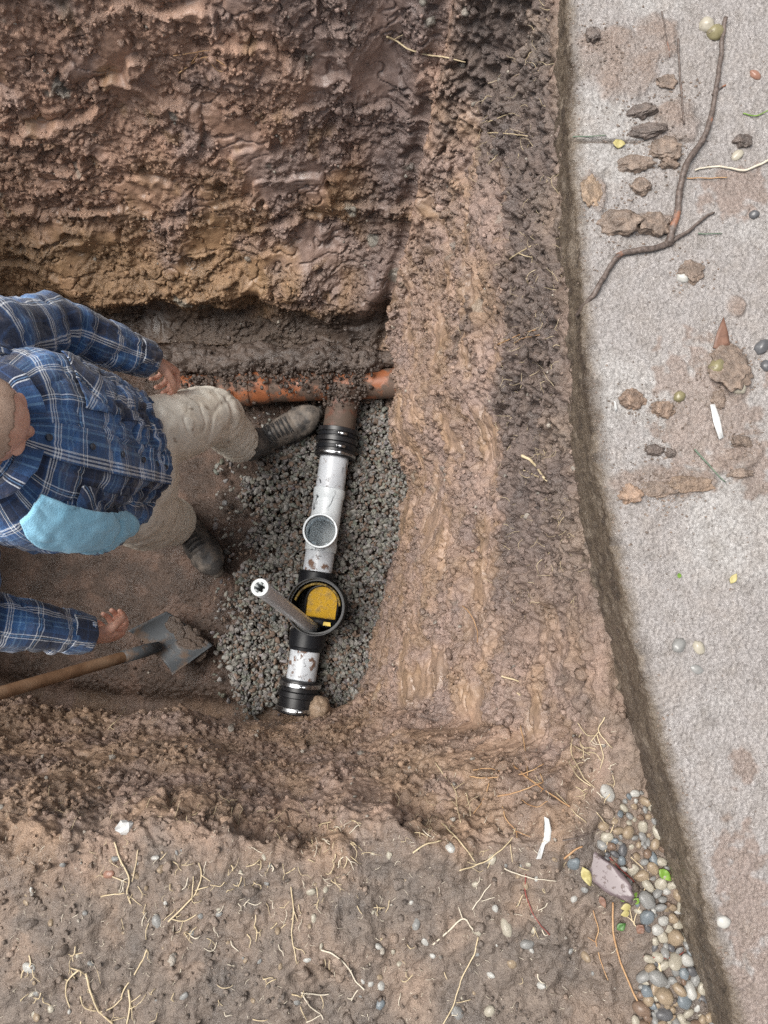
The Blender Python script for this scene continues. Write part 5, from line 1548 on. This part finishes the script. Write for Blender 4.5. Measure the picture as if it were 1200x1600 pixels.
for q_ in [[(988, 1436), (985, 1420), (982, 1406)], [(990, 1440), (994, 1428), (1000, 1415)], [(992, 1440), (980, 1432), (972, 1428)], [(990, 1440), (998, 1450)]]:
    pts = poly3(q_, hit, .006); stl.add(tube(pts, .0012, .0009, seg=6))
stl.build("stalk", M_root, sd_o)
flat_piece("leaf", "dark green leaf just below the weed seedling", "leaf", leaf_outline((962, 1450), (976, 1440), 6), simple("deep_green_leaf", [(.3, (.04, .11, .025)), (.7, (.07, .16, .04))], 60, (.35, .5), .0004, 200), hit, lift=.007)
for lab, ln, mt in [
    ("short red stem lying along the slate piece", [([(952, 1338), (968, 1356), (992, 1378)], 1.6, 1.2)], M_root_r),
    ("curved dark red root left of the pebbles on bare soil", [([(822, 1366), (820, 1392), (828, 1418), (842, 1440), (860, 1460)], 1.3, .9)], M_root_r),
    ("short straight red stem across the lower pebbles", [([(1005, 1494), (1030, 1496), (1052, 1494)], 1.3, 1.0), ([(1052, 1494), (1066, 1486)], 1.0, .8)], M_root_r),
    ("long brown stalk running down beside the pebbles to the bottom edge", [([(957, 1408), (957, 1450), (964, 1490), (975, 1515), (992, 1555), (1016, 1602)], 1.9, 1.7)], M_root_o),
    ("long thin tan stalk left of the brown stalk", [([(926, 1420), (934, 1450), (931, 1472), (938, 1500), (948, 1530)], 1.2, 1.0), ([(931, 1472), (918, 1462)], .8, .6)], M_root_o),
    ("yellow straw standing among the lower pebbles", [([(1028, 1500), (1031, 1524), (1028, 1548)], 2.6, 2.2)], M_root),
    ("pale forked stalk leaning over the pebbles below the green leaf", [([(984, 1338), (1004, 1356), (1012, 1374), (1002, 1400)], 1.2, 1.0), ([(1012, 1374), (1026, 1394)], 1.0, .7), ([(1012, 1374), (1010, 1350)], .9, .6)], M_root),
    ("dark twig between the white scrap and the slate piece", [([(878, 1312), (905, 1306), (935, 1296), (958, 1290)], 1.5, 1.0)], M_bark),
    ("orange twig at the upper end of the slate piece", [([(880, 1340), (895, 1330), (910, 1322)], 2.2, 1.8)], M_root_o),
    ("tan stalk with a fork above the pebble strip", [([(958, 1288), (950, 1310), (946, 1330)], 1.0, .8), ([(930, 1270), (950, 1290), (962, 1300)], .9, .7), ([(870, 1240), (900, 1270), (915, 1285)], 1.0, .8)], M_root),
    ("orange brown root tangle hanging over the corner of the pit", [([(815, 1136), (820, 1170), (825, 1214)], 1.5, 1.3), ([(735, 1216), (775, 1218), (822, 1210), (850, 1196)], 1.5, 1.1), ([(802, 1198), (830, 1220), (862, 1245), (892, 1262)], 2.0, 1.5), ([(780, 1244), (812, 1236), (850, 1224)], 1.6, 1.1),
        ([(785, 1262), (790, 1280), (806, 1298), (808, 1310)], 1.5, 1.0), ([(845, 1210), (850, 1226), (846, 1240)], 1.2, .9), ([(740, 1206), (762, 1202), (785, 1206)], 1.2, .9), ([(765, 1226), (758, 1250), (740, 1274)], 1.3, .9), ([(815, 1250), (840, 1262), (856, 1254)], 1.0, .8), ([(806, 1298), (830, 1310)], 1.0, .7)], M_root_o),
    ("pale root hanging down the near pit wall left of the root tangle", [([(682, 1192), (698, 1214), (712, 1236), (716, 1262), (722, 1286)], 1.3, 1.0), ([(712, 1236), (728, 1222)], .9, .6), ([(716, 1262), (704, 1250)], .9, .6), ([(728, 1240), (734, 1262), (735, 1278)], 1.0, .8)], M_root),
    ("long pale forked root below the root tangle", [([(718, 1358), (745, 1350), (770, 1338), (798, 1312), (806, 1296)], 1.4, 1.2), ([(770, 1338), (760, 1356)], 1.0, .7), ([(798, 1320), (800, 1346)], 1.0, .7), ([(745, 1350), (728, 1346)], .9, .6)], M_root),
    ("straight pale straw left of the long forked root", [([(682, 1278), (700, 1300), (720, 1320), (742, 1346)], 1.6, 1.3)], M_root),
    ("pale curved straw above the middle of the bare soil", [([(646, 1332), (662, 1320), (688, 1316)], 1.6, 1.4)], M_root),
    ("thin pale root lying right of the forked root", [([(786, 1358), (812, 1366), (840, 1374), (868, 1376)], 1.3, .7)], M_root_w),
    ("bent pale stalk running down beside a cream pebble", [([(748, 1462), (740, 1490), (722, 1524), (708, 1570), (690, 1602)], 1.4, 1.1), ([(712, 1566), (734, 1560)], .9, .7)], M_root),
    ("thick pale broken stalk left of a cream pebble", [([(676, 1474), (700, 1452), (722, 1434), (736, 1446), (742, 1456)], 1.7, 1.4), ([(722, 1434), (716, 1416)], 1.2, .8), ([(738, 1420), (762, 1388), (774, 1378)], 1.1, .8), ([(752, 1406), (772, 1400)], .8, .6)], M_root_w),
    ("curved pale root alone on the lower bare soil", [([(502, 1482), (524, 1490), (545, 1512), (556, 1530), (568, 1544)], 1.5, 1.4)], M_root_w),
    ("pale zigzag root near the bottom middle of the ground", [([(472, 1552), (482, 1570), (500, 1582), (506, 1592)], 1.4, 1.0), ([(470, 1550), (500, 1552), (515, 1550)], 1.2, .9), ([(480, 1594), (502, 1584)], 1.1, .8)], M_root_w),
    ("tall pale root standing on the left of the bare soil", [([(455, 1384), (458, 1420), (458, 1460), (463, 1502)], 1.4, 1.1), ([(458, 1432), (440, 1450)], 1.1, .8), ([(458, 1420), (466, 1440)], .9, .7)], M_root),
    ("branched pale root by the near edge of the pit", [([(180, 1318), (188, 1346), (202, 1372), (200, 1392), (206, 1410)], 1.6, 1.6), ([(216, 1330), (212, 1354), (206, 1376)], 1.2, 1.0), ([(178, 1368), (200, 1376)], 1.2, 1.0), ([(160, 1402), (180, 1396), (196, 1394)], 1.3, 1.0), ([(206, 1400), (222, 1412)], 1.0, .7)], M_root),
    ("long pale branching root left of the middle of the soil", [([(262, 1440), (284, 1420), (305, 1396), (314, 1366), (312, 1346)], 1.7, 1.2), ([(305, 1390), (328, 1384)], 1.2, .9), ([(314, 1366), (330, 1376)], 1.0, .7), ([(266, 1436), (290, 1438), (308, 1428)], 1.3, .9), ([(298, 1404), (302, 1376), (302, 1368)], 1.1, .8)], M_root),
    ("looped pale root at the bottom left of the ground", [([(134, 1518), (144, 1550), (158, 1580), (178, 1598)], 2.0, 1.8), ([(128, 1554), (134, 1572), (152, 1576)], 1.4, 1.1), ([(160, 1580), (176, 1572), (192, 1556)], 1.3, 1.0), ([(232, 1484), (216, 1512), (196, 1544), (190, 1556)], 1.7, 1.3), ([(202, 1544), (206, 1570), (200, 1600)], 1.9, 1.7), ([(206, 1566), (222, 1552)], 1.0, .8)], M_root),
    ("pale hooked root left of the looped root", [([(126, 1514), (108, 1530), (105, 1550), (110, 1574)], 1.6, 1.2), ([(108, 1530), (94, 1528)], 1.1, .8)], M_root),
    ("pale root hanging in the shade on the near pit wall", [([(199, 1102), (188, 1122), (172, 1138), (166, 1150), (174, 1164), (176, 1182)], 1.4, .9), ([(172, 1138), (180, 1142)], 1.0, .7), ([(168, 1150), (162, 1158)], .8, .6)], M_root),
    ("pale twisted root with a seed husk at the left", [([(48, 1492), (50, 1506), (40, 1516), (34, 1526)], 1.6, 1.3)], M_root),
    ]:
    stem("root" if "root" in lab else ("twig" if "twig" in lab else "stalk"), lab, "root" if "root" in lab else ("twig" if "twig" in lab else "stalk"), ln, mt, hit, lift=.0045)
# roots on the far and right walls
for lab, ln, mt in [
    ("long pale root crossing the top of the far pit corner", [([(603, 55), (618, 62), (640, 74), (668, 82), (700, 90), (730, 95)], 2.8, 1.6), ([(618, 60), (632, 54)], 1.4, .8)], M_root),
    ("tangled pale roots in the upper far pit wall", [([(280, 112), (300, 100), (318, 88), (338, 94), (356, 106)], 2.0, 1.4), ([(272, 84), (300, 82), (330, 78)], 1.4, 1.0), ([(318, 88), (340, 108), (350, 112)], 1.4, .9), ([(300, 100), (312, 84)], 1.2, .8)], M_root_o),
    ("pale root sticking out of the dark soil band on the right wall", [([(752, 206), (790, 210), (828, 212)], 1.6, .9), ([(764, 190), (790, 184), (800, 178)], 1.4, .8)], M_root),
    ("forked pale root low in the dark band of the right wall", [([(796, 405), (812, 398), (830, 384)], 2.2, 1.2), ([(812, 398), (834, 400)], 1.4, .8)], M_root),
    ("pale wavy root on the right wall below the branch end", [([(780, 540), (800, 532), (812, 526), (838, 518)], 2.0, 1.2), ([(795, 545), (818, 528), (846, 524)], 1.2, .8)], M_root_o),
    ("broken woody root stump in the middle of the right wall", [([(818, 712), (834, 726), (854, 748)], 4.2, 2.4), ([(820, 735), (836, 742), (856, 752)], 2.0, 1.2)], M_root),
    ("small pale root near the foot of the dark band", [([(786, 1054), (800, 1060), (812, 1064)], 2.2, 1.6), ([(803, 1080), (814, 1088)], 2.2, 1.8)], M_root),
    ("orange root running down the right wall", [([(724, 945), (738, 958), (748, 985), (748, 1005)], 1.6, 1.0)], M_root_o)]:
    stem("root", lab, "root", ln, mt, hit, lift=.006)
# root cluster by the slab near the corner
stem("root", "bushy pale root cluster between the pit corner and the slab", "root", [([(900, 1150), (893, 1175), (905, 1200), (912, 1220)], 1.3, 1.0), ([(945, 1120), (938, 1140), (950, 1160), (954, 1168)], 1.3, .9), ([(893, 1160), (914, 1172), (925, 1180)], 1.2, .9), ([(925, 1160), (938, 1142)], 1.1, .9), ([(912, 1220), (928, 1232)], 1, .7),
     ([(936, 1146), (944, 1180), (938, 1200)], 1.1, .8), ([(890, 1190), (902, 1216), (922, 1230)], 1.2, .9), ([(918, 1176), (934, 1178), (940, 1190)], .9, .7), ([(905, 1130), (920, 1146), (936, 1150)], 1.0, .7)], M_root, hit, lift=.006)

# many short dead roots and stalks over the bare soil (each its own object)
def in_img(x, y, p_): return in_poly(np.array([x]), np.array([y]), p_)[0]
zones = [([(150, 1340), (460, 1330), (560, 1340), (470, 1480), (300, 1470), (190, 1440)], 74), ([(480, 1270), (570, 1280), (580, 1340), (500, 1350)], 22), ([(40, 1470), (260, 1480), (250, 1598), (30, 1598)], 22),
         ([(440, 1380), (660, 1380), (660, 1598), (440, 1598)], 17), ([(640, 1290), (860, 1330), (860, 1598), (640, 1598)], 14), ([(880, 1120), (960, 1120), (985, 1240), (900, 1240)], 12), ([(260, 1480), (440, 1480), (440, 1598), (260, 1598)], 9)]
lab_of = {0: "short pale dead root lying on the bare soil", 1: "short forked dead root lying on the bare soil"}
for poly, cnt in zones:
    xs_, ys_ = [p_[0] for p_ in poly], [p_[1] for p_ in poly]
    k = 0
    while k < cnt:
        x, y_ = random.uniform(min(xs_), max(xs_)), random.uniform(min(ys_), max(ys_))
        if not in_img(x, y_, poly): continue
        k += 1
        a = random.gauss(1.45, .8); Ln = random.uniform(7, 26)
        bend = random.gauss(0, .3)
        pts = [(x, y_, .001)]
        for j in range(3):
            a += bend * .6 + random.gauss(0, .25)
            x += Ln / 3 * math.cos(a); y_ += Ln / 3 * math.sin(a)
            pts.append((x, y_, random.uniform(.003, .010) if j < 2 else .0025))
        r = random.uniform(.65, 1.3)
        lines = [(pts, r, r * .65)]
        fk = random.random() < .42
        if fk:
            bx, by, _ = pts[random.choice((1, 2))]
            a2 = a + random.choice((-1, 1)) * random.uniform(.6, 1.2); l2 = Ln * random.uniform(.25, .6)
            lines.append(([(bx, by, .004), (bx + l2 * .5 * math.cos(a2), by + l2 * .5 * math.sin(a2), .008), (bx + l2 * math.cos(a2 + .2), by + l2 * math.sin(a2 + .2), .004)], r * .8, r * .5))
        stem("dead_root", lab_of[int(fk)], "root", lines, random.choice((M_root, M_root, M_root_w)), hit, "short dead roots strewn over the soil")

# fine root hairs in the dark soil band and along the near lip
fr_ = MB()
hum = np.where((humus > .5) & (tcol < .99) & (pos[:, 1] > -.3) & (pos[:, 1] < 1.3))[0]
lipi = np.where((WN > .6) & (tcol > .86) & (tcol < 1.12) & (pos[:, 0] > -.8))[0]
for k in range(430):
    i_ = rng.choice(hum) if k < 330 else rng.choice(lipi)
    p_ = pos2[i_]; n_ = nor2[i_]
    d_ = n_ * .5 + rng.normal(size=3) * .8; d_ /= np.linalg.norm(d_)
    L_ = rng.uniform(.012, .05)
    pts = [p_]
    for j in range(4):
        d_ = d_ + rng.normal(size=3) * .45 - np.array([0, 0, .1]); d_ /= np.linalg.norm(d_)
        pts.append(np.maximum(pts[-1] + d_ * L_ / 4, -9))
    fr_.add(tube(pts, rng.uniform(.0004, .0009), .0003, seg=4, n=9, cap=False))
tag(fr_.build("fine_roots", M_root), "fine pale root hairs in the dark soil band along the pit walls", "roots", kind="stuff")

# pebbles in the strip beside the slab
strip = [(990, 1232), (1046, 1262), (1064, 1330), (1084, 1420), (1112, 1500), (1146, 1604), (985, 1604), (1000, 1545), (1020, 1470), (1002, 1430), (962, 1372), (935, 1330), (945, 1282)]
proto_mesh = {}
kinds = ["grey"] * 5 + ["blue grey"] * 2 + ["cream"] * 3 + ["tan"] * 4 + ["brown"] * 2 + ["dark grey", "white", "white"]
for kd in M_st:
    for q_ in range(3):
        v_, f_ = blob((0, 0, 0), (1, 1, 1), 3, .20, 1.1, hash((len(kd), kd[0], q_)) % 999 + q_ * 31 + len(kd) * 7, None, .05)
        me = bpy.data.meshes.new("pebble"); me.from_pydata([tuple(a) for a in v_], [], [tuple(int(i) for i in t) for t in f_])
        me.polygons.foreach_set("use_smooth", np.ones(len(me.polygons), dtype=bool)); me.materials.append(M_st[kd])
        proto_mesh[kd, q_] = me
placed = []
def put_pebble(px, py, rpx, kd, label, group, flat=.7):
    l, n_ = hit(px, py)
    s_k = rpx * np.linalg.norm(l - np.array([0, 0, CAM_Z])) / 1200.0
    o = bpy.data.objects.new("pebble", proto_mesh[kd, random.randrange(3)])
    a = s_k * np.array([random.uniform(.95, 1.3), random.uniform(.72, .95), flat * random.uniform(.75, 1.05)])
    R_ = Matrix(rot_axes(n_ + rng.normal(size=3) * .25, random.uniform(0, 6.28)).tolist()).to_4x4()
    o.matrix_world = Matrix.Translation(Vector(l + n_ * a[2] * (.45 if group == 'pebbles beside the slab' else -.12))) @ R_ @ Matrix.Diagonal((*a, 1))
    COL.objects.link(o)
    return tag(o, label, "pebble", group)
tries = 0
shape_word = {0: "rounded", 1: "small rounded"}
while len(placed) < 215 and tries < 20000:
    tries += 1
    x, y_ = random.uniform(930, 1150), random.uniform(1230, 1604)
    if not in_img(x, y_, strip): continue
    low_ = y_ > 1410
    if not low_ and random.random() < .55: continue
    r = random.choice([4, 5, 6, 7, 8, 8, 9, 10, 12, 13]) * (1.0 if low_ else .95)
    if any((x - a) ** 2 + (y_ - b_) ** 2 < (.86 * (r + c_)) ** 2 for a, b_, c_ in placed): continue
    placed.append((x, y_, r))
    kd = random.choice(kinds)
    put_pebble(x, y_, r, kd, "rounded %s pebble in the strip beside the slab" % kd, "pebbles beside the slab")
for x, y_, r, kd, lab in [(745, 1455, 10, "cream", "cream pebble at the end of the bent pale stalk"), (791, 1449, 12, "cream", "large cream pebble on bare soil right of the stalk"), (800, 1506, 9, "tan", "yellowish tan pebble on the lower bare soil"),
        (768, 1343, 9, "cream", "yellow cream pebble under the long forked root"), (704, 1324, 8, "white", "white pebble left of the long forked root"), (486, 1394, 9, "cream", "pale pebble left of the middle on bare soil"),
        (650, 1444, 9, "grey", "pale grey pebble in the middle of the bare soil"), (664, 1472, 8, "white", "small white pebble below the pale grey one"), (579, 1538, 6, "white", "small white pebble near the bottom middle"),
        (596, 1540, 8, "white", "long white pebble near the bottom middle"), (716, 1582, 12, "grey", "flat grey stone at the bottom edge of the ground"), (765, 1580, 10, "cream", "pale stone at the bottom edge right of the grey one"),
        (824, 1476, 11, "grey", "grey pebble right of the large cream pebble"), (832, 1452, 7, "cream", "small pale pebble above the grey pebble"), (950, 1240, 14, "white", "big white pebble at the top of the pebble strip"),
        (915, 1495, 8, "tan", "tan pebble alone left of the long brown stalk"), (594, 1568, 9, "blue grey", "blue grey stone near the bottom middle"), (170, 1366, 8, "reddish", "reddish stone by the branched pale root"),
        (212, 1368, 7, "tan", "tan pebble touching the branched pale root"), (246, 1440, 10, "grey", "grey stone left of the long branching root"), (252, 1358, 7, "tan", "small tan pebble near the pit edge"),
        (45, 1512, 9, "white", "white seed husk like pebble at the left edge"), (480, 1500, 6, "white", "tiny white stone left of the curved root"), (845, 1540, 7, "white", "tiny white stone left of the pebble strip"), (897, 1350, 12, "blue grey", "blue grey pebble at the upper end of the slate")]:
    if kd == "dark": kd = "dark grey"
    put_pebble(x, y_, r * .82, kd, lab, None)
for k in range(95):
    x, y_ = random.uniform(30, 940), random.uniform(1325, 1598)
    kd = random.choice(["grey", "cream", "tan", "white", "grey", "tan"])
    put_pebble(x, y_, random.uniform(2.0, 5.0), kd, "tiny %s stone trodden into the bare soil" % kd, "tiny stones in the soil")

# grit and crumbs trodden over the slab, thickest round the clods
gctr = [(926, 56, 22, 60), (1000, 190, 34, 110), (1030, 240, 45, 130), (1000, 292, 26, 40), (968, 350, 45, 130), (1080, 424, 34, 60), (989, 624, 34, 60), (1036, 640, 32, 60), (1140, 572, 50, 140),
        (1022, 704, 28, 40), (1040, 760, 60, 160), (1160, 690, 36, 60), (960, 95, 50, 90), (1050, 150, 40, 60)]
gp_ = []
for x, y_, sg_, cnt in gctr:
    for k in range(cnt): gp_.append((random.gauss(x, sg_ * .6), random.gauss(y_, sg_ * .5), random.uniform(.0010, .0034)))
for k in range(520): gp_.append((random.uniform(890, 1200), random.uniform(0, 1600), random.uniform(.0007, .0020)))
for k in range(260):
    y_ = random.uniform(0, 1500); gp_.append((np.interp(y_, [q_[1] for q_ in edge_px], [q_[0] for q_ in edge_px]) + abs(random.gauss(0, 14)) + 3, y_, random.uniform(.0008, .0030)))
gm = MB(); gc = []
for x, y_, r in gp_:
    l, n_ = on_slab(x, y_)
    if l[2] < -.05 or l[0] > 1: continue
    v_, f_ = blob(l + n_ * r * .35, r * np.array([1.2, .9, .45]) * .8, 1, .9, 2.2)
    gm.add((v_, f_)); t_ = random.uniform(.65, 1.3)
    gc.append(np.tile(np.array([.185 * t_, .142 * t_, .115 * t_, .8]), (len(v_), 1)))
tag(gm.build("grit", M_soil, None, False, col=np.vstack(gc)), "brown grit and crumbs of mud scattered over the pavement slab", "grit", kind="stuff")

# tiny pale fibres and chaff lying on the soil
fb = MB()
for k in range(520):
    x, y_ = random.uniform(0, 960), random.uniform(1290, 1600)
    if random.random() < .25: x, y_ = random.uniform(640, 960), random.uniform(1130, 1330)
    l, n_ = hit(x, y_)
    a = random.uniform(0, 6.28); L_ = random.uniform(.003, .012)
    d_ = np.array([math.cos(a), math.sin(a), random.gauss(.1, .3)])
    fb.add(tube([l, l + d_ * L_ * .5 + (0, 0, .002), l + d_ * L_ + np.array([random.gauss(0, .002), random.gauss(0, .002), 0])], random.uniform(.0004, .0009), .0003, seg=4, n=6, cap=False))
tag(fb.build("chaff", M_root_w), "tiny pale plant fibres and chaff over the bare soil", "chaff", kind="stuff")
